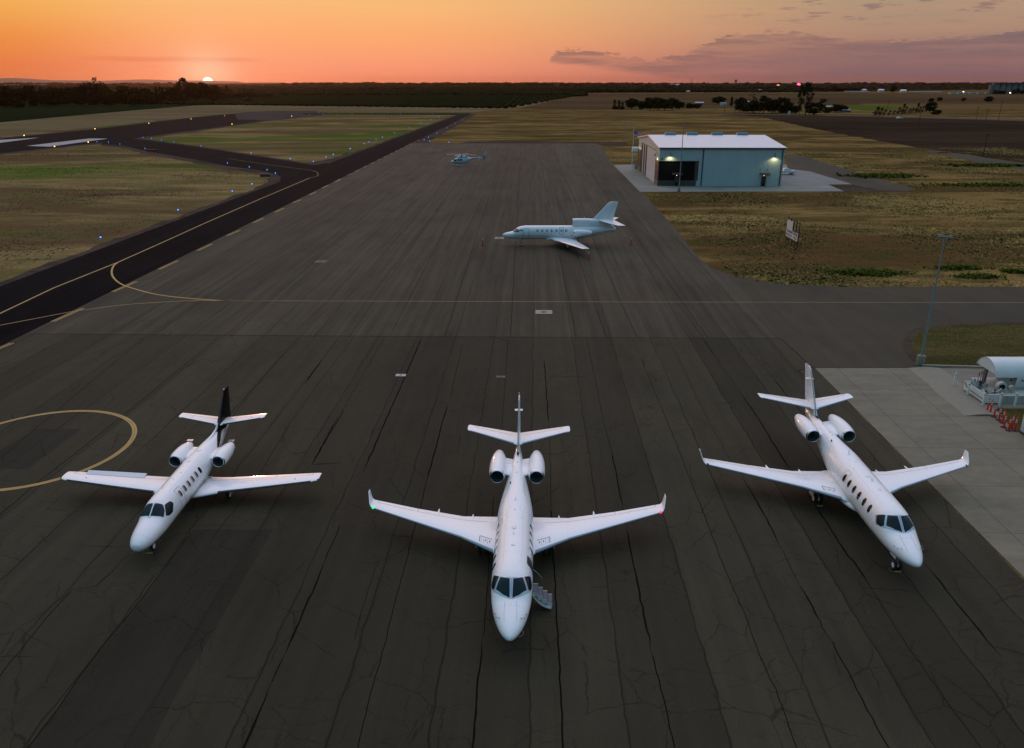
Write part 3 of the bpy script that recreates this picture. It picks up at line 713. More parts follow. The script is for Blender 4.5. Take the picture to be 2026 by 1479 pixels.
def nacelle(parent, cx, y0, y1, cz, r, mat, ring=ALU, ri=.74, name='engine_nacelle'):
    L = y1 - y0
    prof = [(L, r * .50), (L * .97, r * .56), (L * .85, r * .74), (L * .7, r * .9), (L * .5, r * 1.0), (L * .3, r * 1.02), (L * .14, r * .97), (L * .06, r * .90)]
    nb = MB().lathe(prof, (cx, y0, cz), n=36).build(name, mat, parent, ang=60)
    MB().lathe([(L * .06, r * .905), (L * .03, r * .87), (L * .008, r * .82), (0, r * .775), (L * .008, r * .735), (L * .03, r * .71)], (cx, y0, cz), n=36).build('intake_ring', ring, nb, ang=80)
    MB().lathe([(L * .03, r * .712), (L * .10, r * .72), (L * .30, r * .70), (L * .30, r * .01)], (cx, y0, cz), n=36).build('intake_duct', DUCT, nb, ang=40)
    f = MB()
    for i in range(20):
        a = 2 * math.pi * i / 20; M = Matrix.Rotation(a, 3, 'Y')
        vs = [M @ Vector(q) for q in [(.04, 0, r * .18), (-.01, .03, r * .18), (.09, -.01, r * .69), (-.03, .05, r * .69)]]
        f.add([v + Vector((cx, y0 + L * .26, cz)) for v in vs], [(0, 1, 3, 2)])
    f.lathe([(L * .14, .005), (L * .19, r * .12), (L * .27, r * .2)], (cx, y0, cz), n=16).build('fan', FANM, nb)
    MB().lathe([(L, r * .50), (L * .98, r * .46), (L * .85, r * .44), (L * .86, .01)], (cx, y0, cz), n=24).build('exhaust', DUCT, nb)
    MB().lathe([(L * .86, r * .22), (L * 1.04, .01)], (cx, y0, cz), n=14).build('exhaust_cone', DULL, nb)
    return nb
def wheelset(parent, x, y, r, wd, offs, ztop, name='landing_gear', legr=.05, door=None):
    m = MB(); m.tube((x, y, r), (x, y + .05, ztop), legr, legr * 1.3)
    m.tube((x + min(offs) - .02, y, r), (x + max(offs) + .02, y, r), .035)
    m.tube((x, y - .02, r + .12), (x, y - .45, ztop), .025)
    g = m.build(name, STEEL, parent)
    for o_ in offs:
        wm = MB().lathe([(-wd / 2, r * .6), (-wd / 2, r * .85), (-wd * .35, r * .98), (0, r), (wd * .35, r * .98), (wd / 2, r * .85), (wd / 2, r * .6)], (x + o_, y, r), axis='x', n=24).build('tyre', RUB, g)
        MB().lathe([(-wd * .42, .01), (-wd * .42, r * .3), (-wd * .48, r * .61), (wd * .48, r * .61), (wd * .42, r * .3), (wd * .42, .01)], (x + o_, y, r), axis='x', n=20).build('rim', WHITE, g)
    if door: MB().box(*door).build('gear_door', WHITE, g, smooth=False)
    return g
def blade(parent, fus, y, h=.22, l=.2, mat=WHITE, name='antenna', z0=None):
    zt = fus.prm(y)[1] if z0 is None else z0
    m = MB(); m.add([(-.012, y, zt - .03), (.012, y, zt - .03), (.012, y + l, zt - .03), (-.012, y + l, zt - .03), (-.004, y + l * .6, zt + h), (.004, y + l * .6, zt + h), (.004, y + l * .95, zt + h), (-.004, y + l * .95, zt + h)],
                     [(0, 1, 2, 3), (4, 5, 6, 7), (0, 1, 5, 4), (1, 2, 6, 5), (2, 3, 7, 6), (3, 0, 4, 7)])
    return m.build(name, mat, parent, smooth=False)
def dome(parent, c, rx, ry, rz, mat=WHITE, name='antenna_dome'):
    rows = []
    for i in range(7):
        a = i / 6 * math.pi / 2
        rows.append([(c[0] + rx * math.cos(a) * math.cos(t), c[1] + ry * math.cos(a) * math.sin(t), c[2] + rz * math.sin(a)) for t in np.linspace(0, 2 * math.pi, 17)[:-1]])
    return MB().grid(rows, close=True).build(name, mat, parent)

# ---- swept-wing business jet (two of them stand here)
def swept_jet():
    T0 = empty('business_jet', label='white swept-wing twin jet with winglets parked in the centre foreground, airstair open', cat='airplane')
    F_ = Fus([(0, .02, 1.50, 1.46, 1.48, 2), (.06, .13, 1.60, 1.37, 1.48, 2), (.2, .26, 1.70, 1.28, 1.49, 2), (.5, .44, 1.84, 1.17, 1.51, 2), (1.0, .64, 2.00, 1.07, 1.56, 2.05), (1.5, .78, 2.13, 1.01, 1.62, 2.1),
              (1.95, .87, 2.26, .97, 1.70, 2.1), (2.3, .92, 2.52, .95, 1.76, 2.1), (2.72, .955, 2.80, .93, 1.82, 2.1), (3.2, .98, 2.93, .92, 1.88, 2.15), (4, .99, 2.98, .90, 1.92, 2.2), (6, .99, 3.0, .90, 1.94, 2.2),
              (9, .98, 3.0, .92, 1.95, 2.2), (10, .93, 3.0, .98, 1.98, 2.15), (11, .82, 3.0, 1.10, 2.05, 2.1), (12, .69, 2.99, 1.28, 2.15, 2.0), (13, .56, 2.98, 1.50, 2.25, 2.0), (14, .44, 2.97, 1.74, 2.36, 2.0), (15, .33, 2.95, 1.98, 2.45, 2.0), (16, .22, 2.92, 2.2, 2.55, 2.0), (16.9, .10, 2.86, 2.45, 2.65, 2.0), (17.1, .04, 2.78, 2.6, 2.68, 2)])
    body = F_.mesh().build('fuselage', WHITE, T0, ang=50)
    # upper fairing spine that steps in at the rear cabin
    sp = []
    for y in np.linspace(9.0, 15.4, 26):
        hw, tp, bt, zw, n = F_.prm(y)
        wdt = herm(np.array([9., 9.8, 10.6, 11.4, 13, 15.4]), np.array([.74, .72, .56, .46, .34, .16]), y)
        a = math.asin(min(.98, (wdt / hw)) ** (n / 2))
        lift = .05 * min(1, (y - 9.) / .9)
        row = []
        for k in range(13):
            f = -1 + 2 * k / 12; p = F_.pt(y, a * f, .002); row.append(p + Vector((0, 0, lift * (1 - f ** 6))))
        sp.append(row)
    MB().grid(sp).build('dorsal_fairing', WHITE, T0, ang=60)
    # windshield: frame band + four panes
    fr = MB()
    d = R(1)
    for s_ in (-1, 1):
        F_.patch([(1.84, s_ * 0.1 * d), (1.98, s_ * 22 * d), (2.20, s_ * 44 * d), (2.42, s_ * 62 * d), (3.02, s_ * 82 * d), (3.42, s_ * 62 * d), (2.98, s_ * 40 * d), (2.78, s_ * 22 * d), (2.75, 0)], .0025, closed_round=.12, m=fr)
    fo = fr.build('windshield_frame', pm('pale_window_frame', (.42, .50, .56), .35, .2), T0, ang=60)
    for s_ in (-1, 1):
        F_.patch([(1.92, s_ * 3.5 * d), (2.10, s_ * 24 * d), (2.42, s_ * 49 * d), (2.86, s_ * 31 * d), (2.72, s_ * 15 * d), (2.68, s_ * 4.5 * d)], .007, closed_round=.10).build('windshield', GLASS, fo, ang=60)
        F_.patch([(2.50, s_ * 55 * d), (2.94, s_ * 36 * d), (3.30, s_ * 60 * d), (3.0, s_ * 76 * d), (2.62, s_ * 70 * d)], .007, closed_round=.12).build('side_window', GLASS, fo, ang=60)
    F_.line([(1.92, 0), (2.68, 0)], .045, .009).build('centre_post', pm('centre_post_metal', (.30, .40, .48), .35, .5), fo)
    # cabin windows
    for s_, ys in ((-1, [7.62, 6.92, 6.22, 5.52, 4.82, 4.10]), (1, [7.62, 6.92, 6.22, 5.52])):
        for y in ys:
            ph = F_.at(y, 2.40, s_)
            f2 = F_.patch(oval(y, ph, .185, .29), .003).build('window_frame', WHITE2, T0)
            F_.patch(oval(y, ph, .145, .24), .006).build('window_pane', CABG, f2)
    ex = MB()
    F_.line([(7.92, -R(38)), (7.92, -R(78)), (7.36, -R(78)), (7.36, -R(38)), (7.92, -R(38))], .018, .004, ex); ex.build('emergency_exit_outline', GREYL, T0, smooth=False)
    st = MB()
    for s_ in (-1, 1): F_.line([(1.2, s_ * R(112)), (3, s_ * R(112)), (6.4, s_ * R(108)), (10.5, s_ * R(96)), (14, s_ * R(88))], .03, .004, st)
    st.build('cheatline', pm('silver_grey_stripe', (.28, .27, .28), .4), T0, smooth=False)
    # nose panel lines and probes
    nl = MB()
    for s_ in (-1, 1): F_.line([(.75, s_ * R(28)), (1.8, s_ * R(17))], .010, .003, nl)
    nl.build('nose_panel_line', GREYL, T0, smooth=False)
    for s_ in (-1, 1):
        for y, a in ((1.12, 62), (1.0, 48), (1.35, 66)):
            p = F_.pt(y, s_ * R(a)); q = F_.pt(y, s_ * R(a), .07)
            MB().tube(p, q, .014, n=6).tube(q, q + Vector((0, -.13, 0)), .012, .006, n=6).build('pitot_probe', GREYL, T0)
    frames(F_, T0, (1.55, 3.75, 5.35, 6.9, 8.6, 10.4, 12.0, 13.6)); stringers(F_, T0, [(3.75, 8.6, 24), (3.75, 8.6, -24), (8.6, 13.6, 14), (8.6, 13.6, -14)])
    # wings
    for s_ in (-1, 1):
        W = Wing([((s_ * .35, 6.35, 1.22), 4.55, .11, (0, 0, 1)), ((s_ * 1.1, 7.0, 1.25), 3.6, .11, (0, 0, 1)), ((s_ * 2.95, 8.28, 1.33), 2.18, .10, (0, 0, 1)), ((s_ * 5.6, 9.58, 1.44), 1.45, .095, (0, 0, 1)),
                  ((s_ * 8.25, 10.86, 1.55), .92, .09, (0, 0, 1)), ((s_ * 8.36, 10.98, 1.61), .86, .09, (-s_ * .5, 0, .87)), ((s_ * 8.42, 11.10, 1.72), .78, .085, (-s_ * .95, 0, .3)), ((s_ * 8.54, 11.58, 2.16), .40, .08, (-s_ * .97, 0, .22))])
        wg = W.mesh(3).build('wing', WHITE, T0, ang=50)
        W.edge(1.0, 3.98, .045, .003, sub=6).build('leading_edge', DULL, wg, ang=60)
        for nm_, a_, b_, c_ in (('flap_gap', (1.25, .76), (2.0, .76), None), ('flap_gap', (2.0, .76), (3.0, .72), .72), ('aileron_gap', (3.05, .72), (3.9, .70), .70)):
            ln = W.line(a_, b_, .018, .004)
            if c_: W.line(b_, (b_[0], .99), .016, .004, ln, n=4)
            ln.build(nm_, GREYL, wg, smooth=False)
        sp_ = MB(); a0, a1 = 1.05, 1.42
        W.line((a0, .235), (a1, .245), .03, .006, sp_); W.line((a1, .245), (a1, .09), .03, .006, sp_, n=5)
        for k in (1.12, 1.24): W.line((k, .15), (k, .19), .05, .006, sp_, n=3)
        sp_.build('fuel_panel_marks', DARKL, wg, smooth=False)
        tk = MB()
        for k in (1.18, 1.30, 1.37): W.line((k, .10), (k, .22), .014, .005, tk, n=4)
        tk.build('panel_seam', GREYL, wg, smooth=False)
        # root fairing blister
        rows = []
        for y in np.linspace(5.9, 10.7, 24):
            u = (y - 5.9) / 4.8; k = math.sin(math.pi * u) ** .5
            rows.append([Vector((s_ * (.35 + .80 * k * math.sin(a)), y, 1.08 + .36 * k * math.cos(a))) for a in np.linspace(0, math.pi, 12)])
        MB().grid(rows).build('wing_root_fairing', WHITE, wg, ang=60)
        for k in (1.72, 2.55):
            p = W.pt(k, .86, -1)
            MB().lathe([(0, .01), (.15, .06), (.5, .08), (.85, .045), (1.0, .01)], (p.x, p.y - .35, p.z), n=10).build('flap_track_fairing', WHITE, wg)
        p = W.pt(3.97, .06)
        nl_ = MB().lathe([(-.1, .01), (-.06, .05), (.05, .065), (.14, .02)], (p.x, p.y - .02, p.z - .01), n=10).build('navigation_light', LGREEN if s_ < 0 else LRED, wg)
        tag(nl_, 'green lit wingtip light' if s_ < 0 else 'red lit wingtip light')
        # engines, pylons
        nb = nacelle(T0, s_ * 1.14, 12.3, 15.35, 2.88, .50, WHITE)
        Wing([((s_ * .30, 12.7, 2.72), 2.2, .10, (0, 0, 1)), ((s_ * .80, 12.8, 2.82), 2.1, .12, (0, 0, 1))]).mesh(2).build('engine_pylon', WHITE, nb, ang=60)
        # tailplane
        H_ = Wing([((s_ * .04, 15.45, 3.42), 1.75, .09, (0, 0, 1)), ((s_ * 2.85, 16.98, 3.55), .98, .09, (0, 0, 1)), ((s_ * 3.18, 17.12, 3.57), .92, .07, (0, 0, 1)), ((s_ * 3.26, 17.3, 3.58), .6, .05, (0, 0, 1))])
        ht = H_.mesh(3).build('tailplane', WHITE, T0, ang=50)
        H_.edge(0.08, 1.9, .06, .003, sub=6).build('leading_edge', DULL, ht, ang=60)
        ln = MB(); H_.line((.12, .62), (.96, .66), .02, .004, ln); H_.line((.96, .66), (.96, .99), .02, .004, ln, n=4); ln.build('elevator_gap', GREYL, ht, smooth=False)
    V = Wing([((0, 14.3, 2.7), 2.9, .09, (1, 0, 0)), ((0, 15.1, 3.2), 2.35, .09, (1, 0, 0)), ((0, 16.55, 5.0), 1.55, .085, (1, 0, 0)), ((0, 17.15, 5.68), 1.25, .08, (1, 0, 0)), ((0, 17.35, 5.8), .9, .06, (1, 0, 0))])
    V2 = []
    fin = V.mesh(4).build('fin', WHITE, T0, ang=50)
    ln = MB()
    for s_ in (-1, 1):
        rows = [[V.pt(k, .66, s_, .004), V.pt(k, .675, s_, .004)] for k in np.linspace(.9, 3, 14)]; ln.grid(rows)
    ln.build('rudder_gap', DARKL, fin, smooth=False)
    V.edge(.7, 3.2, .05, .003, sub=6).build('leading_edge', ALU, fin, ang=60)
    Wing([((-.25, 17.1, 5.0), .3, .1, (0, 0, 1)), ((.25, 17.1, 5.0), .3, .1, (0, 0, 1))]).mesh(1).build('fin_antenna_bar', WHITE, fin)
    MB().lathe([(0, .01), (.06, .05), (.14, .05), (.2, .01)], (0, 17.75, 5.83), n=8).build('beacon', pm('beacon_glass', (.35, .10, .05), .3), fin)
    MB().lathe([(0, .01), (.1, .07), (.35, .09), (.6, .05), (.7, .01)], (0, 14.75, 3.08), n=10).build('ram_air_inlet', DARKL, T0)
    # roof antennas
    dome(T0, (0, 6.75, 2.99), .13, .24, .07); dome(T0, (0, 5.15, 2.99), .10, .12, .05)
    blade(T0, F_, 6.0, .16, .28); blade(T0, F_, 9.4, .30, .22)
    dome(T0, (-.30, 4.6, 2.92), .05, .06, .05); dome(T0, (.28, 4.6, 2.92), .05, .06, .05); dome(T0, (0, 8.5, 3.0), .04, .06, .04); dome(T0, (-.36, 7.8, 2.93), .04, .05, .04); dome(T0, (.36, 7.8, 2.93), .04, .05, .04)
    for y, x in ((11.4, -.34), (12.6, 0.), (13.9, .0)): MB().box(x - .03, x + .03, y, y + .07, F_.prm(y)[1] - .05, F_.prm(y)[1] + .062).build('vent', DARKL, T0, smooth=False)
    blade(T0, F_, 12.1, .14, .2)
    # landing gear
    wheelset(T0, 0, 1.95, .24, .15, (-.14, .14), 1.2, 'nose_gear', door=(-.30, -.27, 1.7, 2.3, .75, 1.1))
    for s_ in (-1, 1): wheelset(T0, s_ * 1.75, 8.9, .30, .20, (-.17, .17), 1.3, 'main_gear', .07, door=(s_ * 1.75 + s_ * .36, s_ * 1.75 + s_ * .40, 8.7, 9.3, .45, 1.15))
    return T0, F_

jet, JF = swept_jet()
jet_r = copy_tree(jet)
jet_r['label'] = 'white swept-wing twin jet with winglets parked on the right beside the concrete slab'
jet.location = (-.107, 27.514, 0); jet.rotation_euler = (0, 0, -R(1.784)); jet.name = 'business_jet'
jet_r.location = (20.482, 33.016, 0); jet_r.rotation_euler = (0, 0, -R(.75))
for o in bpy.data.objects:
    if o.name.startswith('navigation_light') and o.parent and o.parent.parent == jet_r:
        o.data = o.data.copy(); o.data.materials[0] = DARKL; o['label'] = 'unlit wingtip light'
# differences: the centre jet has its door open
F_ = JF
ph0, ph1 = F_.at(4.3, 2.72, 1), F_.at(4.3, 1.05, 1)
dw = F_.patch([(3.92, ph0), (4.66, ph0), (4.66, ph1), (3.92, ph1)], .004, closed_round=.22).build('doorway', pm('dark_cabin_interior', (.03, .028, .026), .7), jet)
ex = MB(); F_.line([(3.92, ph0 + .1), (4.0, ph0), (4.58, ph0), (4.66, ph0 + .1), (4.66, ph1), (3.92, ph1), (3.92, ph0 + .1)], .03, .007, ex); ex.build('door_frame', GREYL, dw, smooth=False)
stair = empty('airstair'); stair.parent = jet
sh_ = []
for k in range(15):
    u = k / 14; x = .93 + .98 * u; z = 1.05 - .85 * (u ** 1.35)
    sh_.append([(x, 3.95, z), (x, 4.63, z)])
sm_ = []
for k in range(15):
    u = k / 14; x = .93 + .98 * u; z = 1.05 - .85 * (u ** .8) - .16 * math.sin(math.pi * u)
    sm_.append([(x, 3.93, z + .02), (x, 3.93, z - .06), (x, 4.65, z - .06), (x, 4.65, z + .02)])
m = MB().grid(sm_, close=True); m.build('door_shell', WHITE, stair, ang=60)
for k in range(4):
    x = 1.0 + k * .235; z = 1.10 - k * .20
    MB().box(x, x + .25, 3.99, 4.59, z - .02, z).build('step_tread', pm('step_carpet', (.13, .13, .145), .8), stair, smooth=False)
    MB().box(x + .004, x + .247, 4.592, 4.61, z - .10, z + .03).build('step_edge', WHITE2, stair, smooth=False)
    MB().box(x + .004, x + .247, 3.972, 3.988, z - .26, z - .021).build('step_side', WHITE2, stair, smooth=False)
    MB().box(x + .235, x + .25, 3.99, 4.59, z - .215, z - .022).build('step_riser', GREYL, stair, smooth=False)
    MB().box(x + .235, x + .262, 3.97, 4.61, z + .001, z + .012).build('step_nosing', DARKL, stair, smooth=False)
MB().path([(.98, 4.62, 1.95), (1.2, 4.62, 1.75), (1.45, 4.62, 1.45), (1.36, 4.60, .75)], .014).build('handrail', ALU, stair)
MB().path([(x, y, .012) for x, y in [(.12, 2.0), (.42, 2.02), (.58, 2.2), (.55, 2.42), (.3, 2.55), (.1, 2.5)]], .018).build('ground_wire', GREYL, jet)
for s_ in (-1,): pass
# chocks by the right-hand jet (lie on the ground: own things)
def chock(x, y, rz, lab, rope=True):
    t = empty('wheel_chock', (x, y, 0), rz, lab, 'wheel chock')
    m = MB(); m.add([(-.28, -.07, .02), (.28, -.07, .02), (.28, .07, .02), (-.28, .07, .02), (-.28, 0, .14), (.28, 0, .14)], [(0, 1, 2, 3), (0, 1, 5, 4), (2, 3, 4, 5), (0, 3, 4), (1, 2, 5)])
    m.build('block', YEL, t, smooth=False); t.scale = (.62, .62, .62)
    m = MB(); a = [(-.28, 0, .05)] + [(-.28 - .3 * math.sin(q), .3 - .3 * math.cos(q), .03) for q in np.linspace(.2, 2.8, 8)] + [(-.2, .5, .05)]
    m.path(a, .018, 6).build('rope', pm('rope', (.2, .17, .13), .9), t)
    return t
def lp(pose, x, y):
    a = R(pose[2]); return (pose[0] + x * math.cos(a) + y * math.sin(a), pose[1] - x * math.sin(a) + y * math.cos(a))
PJR = (20.482, 33.016, .75)
x, y = lp(PJR, -.05, 1.62); chock(x, y, 0, 'yellow chock with rope at the nose wheel of the right jet')
x, y = lp(PJR, -1.75, 8.4); chock(x, y, 0, 'yellow chock at the left-side main wheels of the right jet')

# ---- straight-wing light jet with black tail
def straight_jet():
    T0 = empty('light_jet', label='white straight-wing light jet with black tail fin parked on the left', cat='airplane')
    F_ = Fus([(0, .05, 1.24, 1.12, 1.18, 2), (.04, .18, 1.36, 1.02, 1.19, 2), (.15, .31, 1.46, .92, 1.19, 2), (.4, .46, 1.59, .81, 1.2, 2), (.8, .60, 1.72, .73, 1.22, 2), (1.3, .69, 1.83, .68, 1.26, 2), (1.9, .76, 1.94, .65, 1.32, 2.05),
              (2.3, .79, 2.16, .64, 1.38, 2.1), (2.7, .80, 2.38, .63, 1.42, 2.1), (3.1, .81, 2.47, .63, 1.46, 2.1), (4, .81, 2.50, .63, 1.5, 2.1), (8, .81, 2.50, .63, 1.52, 2.1), (9.2, .76, 2.49, .70, 1.56, 2.0), (10.2, .66, 2.47, .86, 1.64, 2), (11.2, .52, 2.44, 1.10, 1.76, 2), (12.2, .37, 2.40, 1.38, 1.88, 2), (13.2, .22, 2.36, 1.68, 2.0, 2), (14.1, .10, 2.30, 1.95, 2.1, 2), (14.5, .03, 2.2, 2.1, 2.15, 2)])
    F_.mesh().build('fuselage', WHITE, T0, ang=50)
    d = R(1)
    fo = MB()
    for s_ in (-1, 1): F_.patch([(1.95, 0), (2.04, s_ * 30 * d), (2.15, s_ * 56 * d), (2.45, s_ * 70 * d), (3.02, s_ * 78 * d), (3.35, s_ * 66 * d), (3.2, s_ * 46 * d), (2.82, s_ * 36 * d), (2.74, 0)], .0025, closed_round=.12, m=fo)
    fo = fo.build('windshield_frame', WHITE2, T0, ang=60)
    for s_ in (-1, 1):
        F_.patch([(2.0, s_ * 2 * d), (2.05, s_ * 25 * d), (2.2, s_ * 56 * d), (2.55, s_ * 48 * d), (2.76, s_ * 32 * d), (2.70, s_ * 2.5 * d)], .007, closed_round=.10).build('windshield', GLASS, fo, ang=60)
        F_.patch([(2.36, s_ * 62 * d), (2.80, s_ * 38 * d), (3.30, s_ * 47 * d), (3.42, s_ * 60 * d), (3.02, s_ * 80 * d), (2.62, s_ * 76 * d)], .007, closed_round=.10).build('side_window', GLASS, fo, ang=60)
    F_.line([(1.98, 0), (2.74, 0)], .035, .010).build('centre_post', ALU, fo)
    F_.line([(1.90, .1), (1.95, -.1)], .03, .01).build('wiper_base', GREYL, fo)
    for s_ in (-1, 1):
        for y in (7.32, 6.75, 6.18, 5.61, 5.04, 4.42):
            ph = F_.at(y, 2.03, s_)
            f2 = F_.patch(oval(y, ph, .17, .27, p=3.2), .003).build('window_frame', WHITE2, T0)
            F_.patch(oval(y, ph, .135, .22, p=3.2), .006).build('window_pane', CREAM if y < 7 else CABG, f2)
            F_.patch(oval(y + .06, ph, .06, .20, p=3), .008).build('window_shade_gap', CABG, f2)
    ex = MB(); a, b = F_.at(4.4, 2.33, 1), F_.at(4.4, 1.05, 1)
    F_.line([(4.12, a + .08), (4.2, a), (4.66, a), (4.74, a + .08), (4.74, b), (4.12, b), (4.12, a + .08)], .022, .005, ex); ex.build('entry_door_outline', GREYL, T0, smooth=False)
    st = MB(); st2 = MB()
    for s_ in (-1, 1):
        F_.line([(3.2, s_ * R(118)), (5.5, s_ * R(110)), (8, s_ * R(98)), (10, s_ * R(82)), (11.2, s_ * R(60))], .05, .004, st)
        F_.line([(3.4, s_ * R(126)), (5.5, s_ * R(118)), (8, s_ * R(108)), (10, s_ * R(94)), (11.6, s_ * R(64)), (12.7, s_ * R(32))], .045, .006, st2)
    st.build('stripe', pm('maroon_stripe', (.10, .035, .04), .4), T0, smooth=False); st2.build('gold_stripe', GOLD, T0, smooth=False)
    bl = MB()
    for s_ in (-1, 1): F_.patch([(4, s_ * R(132)), (6, s_ * R(122)), (8.2, s_ * R(112)), (10.2, s_ * R(98)), (11.4, s_ * R(58)), (12.0, s_ * R(14)), (14.2, s_ * R(10)), (14.2, s_ * R(170)), (10, s_ * R(175)), (4, s_ * R(175))], .0025, rings=10, m=bl)
    bl.build('black_belly_paint', BLACKP, T0, ang=60)
    frames(F_, T0, (.62, 1.75, 3.9, 5.4, 7.05, 8.7, 10.1)); stringers(F_, T0, [(3.9, 8.7, 22), (3.9, 8.7, -22)])
    for s_ in (-1, 1):
        W = Wing([((s_ * .3, 6.0, .80), 2.9, .12, (0, 0, 1)), ((s_ * .9, 6.15, .83), 2.5, .13, (0, 0, 1)), ((s_ * 1.95, 6.45, .90), 2.05, .13, (0, 0, 1)), ((s_ * 4.8, 6.75, 1.15), 1.6, .12, (0, 0, 1)), ((s_ * 7.6, 7.05, 1.42), 1.12, .11, (0, 0, 1)), ((s_ * 7.9, 7.15, 1.45), .98, .08, (0, 0, 1)), ((s_ * 7.97, 7.35, 1.46), .7, .05, (0, 0, 1))])
        wg = W.mesh(3).build('wing', WHITE, T0, ang=50)
        W.edge(2.0, 3.97, .055, .004, sub=6).build('deice_boot', BOOT, wg, ang=60)
        W.edge(1.0, 2.0, .035, .004, sub=6).build('heated_leading_edge', WHITE2, wg, ang=60)
        for nm_, a_, b_ in (('flap_gap', (1.1, .72), (3.1, .72)), ('aileron_gap', (3.12, .72), (3.95, .72))):
            ln = W.line(a_, b_, .016, .004, n=20); W.line(b_, (b_[0], .99), .016, .004, ln, n=4); ln.build(nm_, GREYL, wg, smooth=False)
        if s_ < 0:   # raised aileron / speed brake seen on this wing
            rows = [[W.pt(k, .74, 1, .01), W.pt(k, 1.02, 1, .16)] for k in np.linspace(2.45, 3.7, 9)]
            m = MB().grid(rows).grid([[p[0], p[1] - Vector((0, 0, .03))] for p in rows]); tag(m.build('raised_aileron', pm('bluish_white_panel', (.62, .66, .70), .35), wg), 'aileron panel standing up')
        MB().lathe([(-.08, .01), (-.03, .04), (.06, .05), (.12, .02)], (s_ * 7.93, 7.2, 1.46), n=8).build('navigation_light', DARKL, wg)
        p = W.pt(3.6, .35, 1, .004); dome(wg, p, .05, .05, .012, GREYL, 'fuel_cap')
        nb = nacelle(T0, s_ * 1.36, 8.5, 10.9, 1.98, .46, WHITE)
        Wing([((s_ * .5, 9.0, 1.92), 1.7, .12, (0, 0, 1)), ((s_ * 1.05, 9.0, 1.96), 1.65, .14, (0, 0, 1))]).mesh(2).build('engine_pylon', WHITE, nb, ang=60)
        rv = MB().box(s_ * 1.36 - .20, s_ * 1.36 + .20, 10.95, 11.15, 2.22, 2.27).box(s_ * 1.36 - .20, s_ * 1.36 + .20, 10.95, 11.15, 1.66, 1.71); rv.build('thrust_reverser_bucket', ALU, nb, smooth=False)
        H_ = Wing([((s_ * .05, 12.5, 2.66), 1.35, .09, (0, 0, 1)), ((s_ * 2.7, 13.1, 2.94), .82, .09, (0, 0, 1)), ((s_ * 2.93, 13.22, 2.97), .66, .06, (0, 0, 1))])
        ht = H_.mesh(4).build('tailplane', WHITE, T0, ang=50)
        H_.edge(.08, 1.0, .075, .003, sub=8).build('deice_boot', BOOT, ht, ang=60)
        ln = MB(); H_.line((.1, .62), (.98, .64), .018, .004, ln); ln.build('elevator_gap', GREYL, ht, smooth=False)
        dome(ht, H_.pt(.75, .35, 1, .003), .04, .04, .01, GREYL, 'access_cap')
    V = Wing([((0, 11.8, 2.20), 3.0, .10, (1, 0, 0)), ((0, 12.35, 2.75), 2.5, .10, (1, 0, 0)), ((0, 13.95, 4.40), 1.15, .09, (1, 0, 0)), ((0, 14.15, 4.58), .9, .06, (1, 0, 0))])
    fin = V.mesh(4).build('fin', BLACKP, T0, ang=50)
    V.edge(1.0, 2.6, .06, .004, sub=8).build('fin_leading_edge', BOOT, fin, ang=60)
    DF = Wing([((0, 9.9, 2.44), 2.2, .06, (1, 0, 0)), ((0, 11.9, 2.62), .9, .08, (1, 0, 0)), ((0, 12.38, 2.88), .35, .10, (1, 0, 0))])
    DF.mesh(4).build('dorsal_fin', WHITE, T0, ang=50)
    MB().lathe([(0, .01), (.05, .05), (.12, .05), (.16, .01)], (0, 14.15, 4.58), n=8).build('beacon', pm('beacon_glass_pale', (.6, .5, .45), .3), fin)
    dome(T0, (0, 9.1, 2.47), .14, .22, .07); dome(T0, (0, 7.6, 2.49), .10, .14, .05)
    for x, y in ((0, 5.3), (-.2, 4.5), (-.3, 4.1), (-.12, 4.2), (.1, 6.1)): dome(T0, (x, y, F_.pt(y, math.asin(abs(x) / .85) * (1 if x > 0 else -1)).z - .01), .05, .06, .04)
    MB().tube((-.3, 12.0, 2.25), (-.4, 12.0, 2.35), .05).build('tail_vent', DARKL, T0)
    wheelset(T0, 0, 1.75, .24, .16, (0,), 1.0, 'nose_gear', .045)
    for s_ in (-1, 1): wheelset(T0, s_ * 2.2, 7.45, .28, .20, (0,), 1.0, 'main_gear', .06, door=(s_ * 2.42, s_ * 2.45, 7.2, 7.75, .4, .9))
    return T0
PC = (-19.943, 35.011, .681)
cj = straight_jet(); cj.location = (PC[0], PC[1], 0); cj.rotation_euler = (0, 0, -R(PC[2]))
x, y = lp(PC, -.05, 1.35); chock(x, y, .1, 'yellow chock at the nose wheel of the left jet')

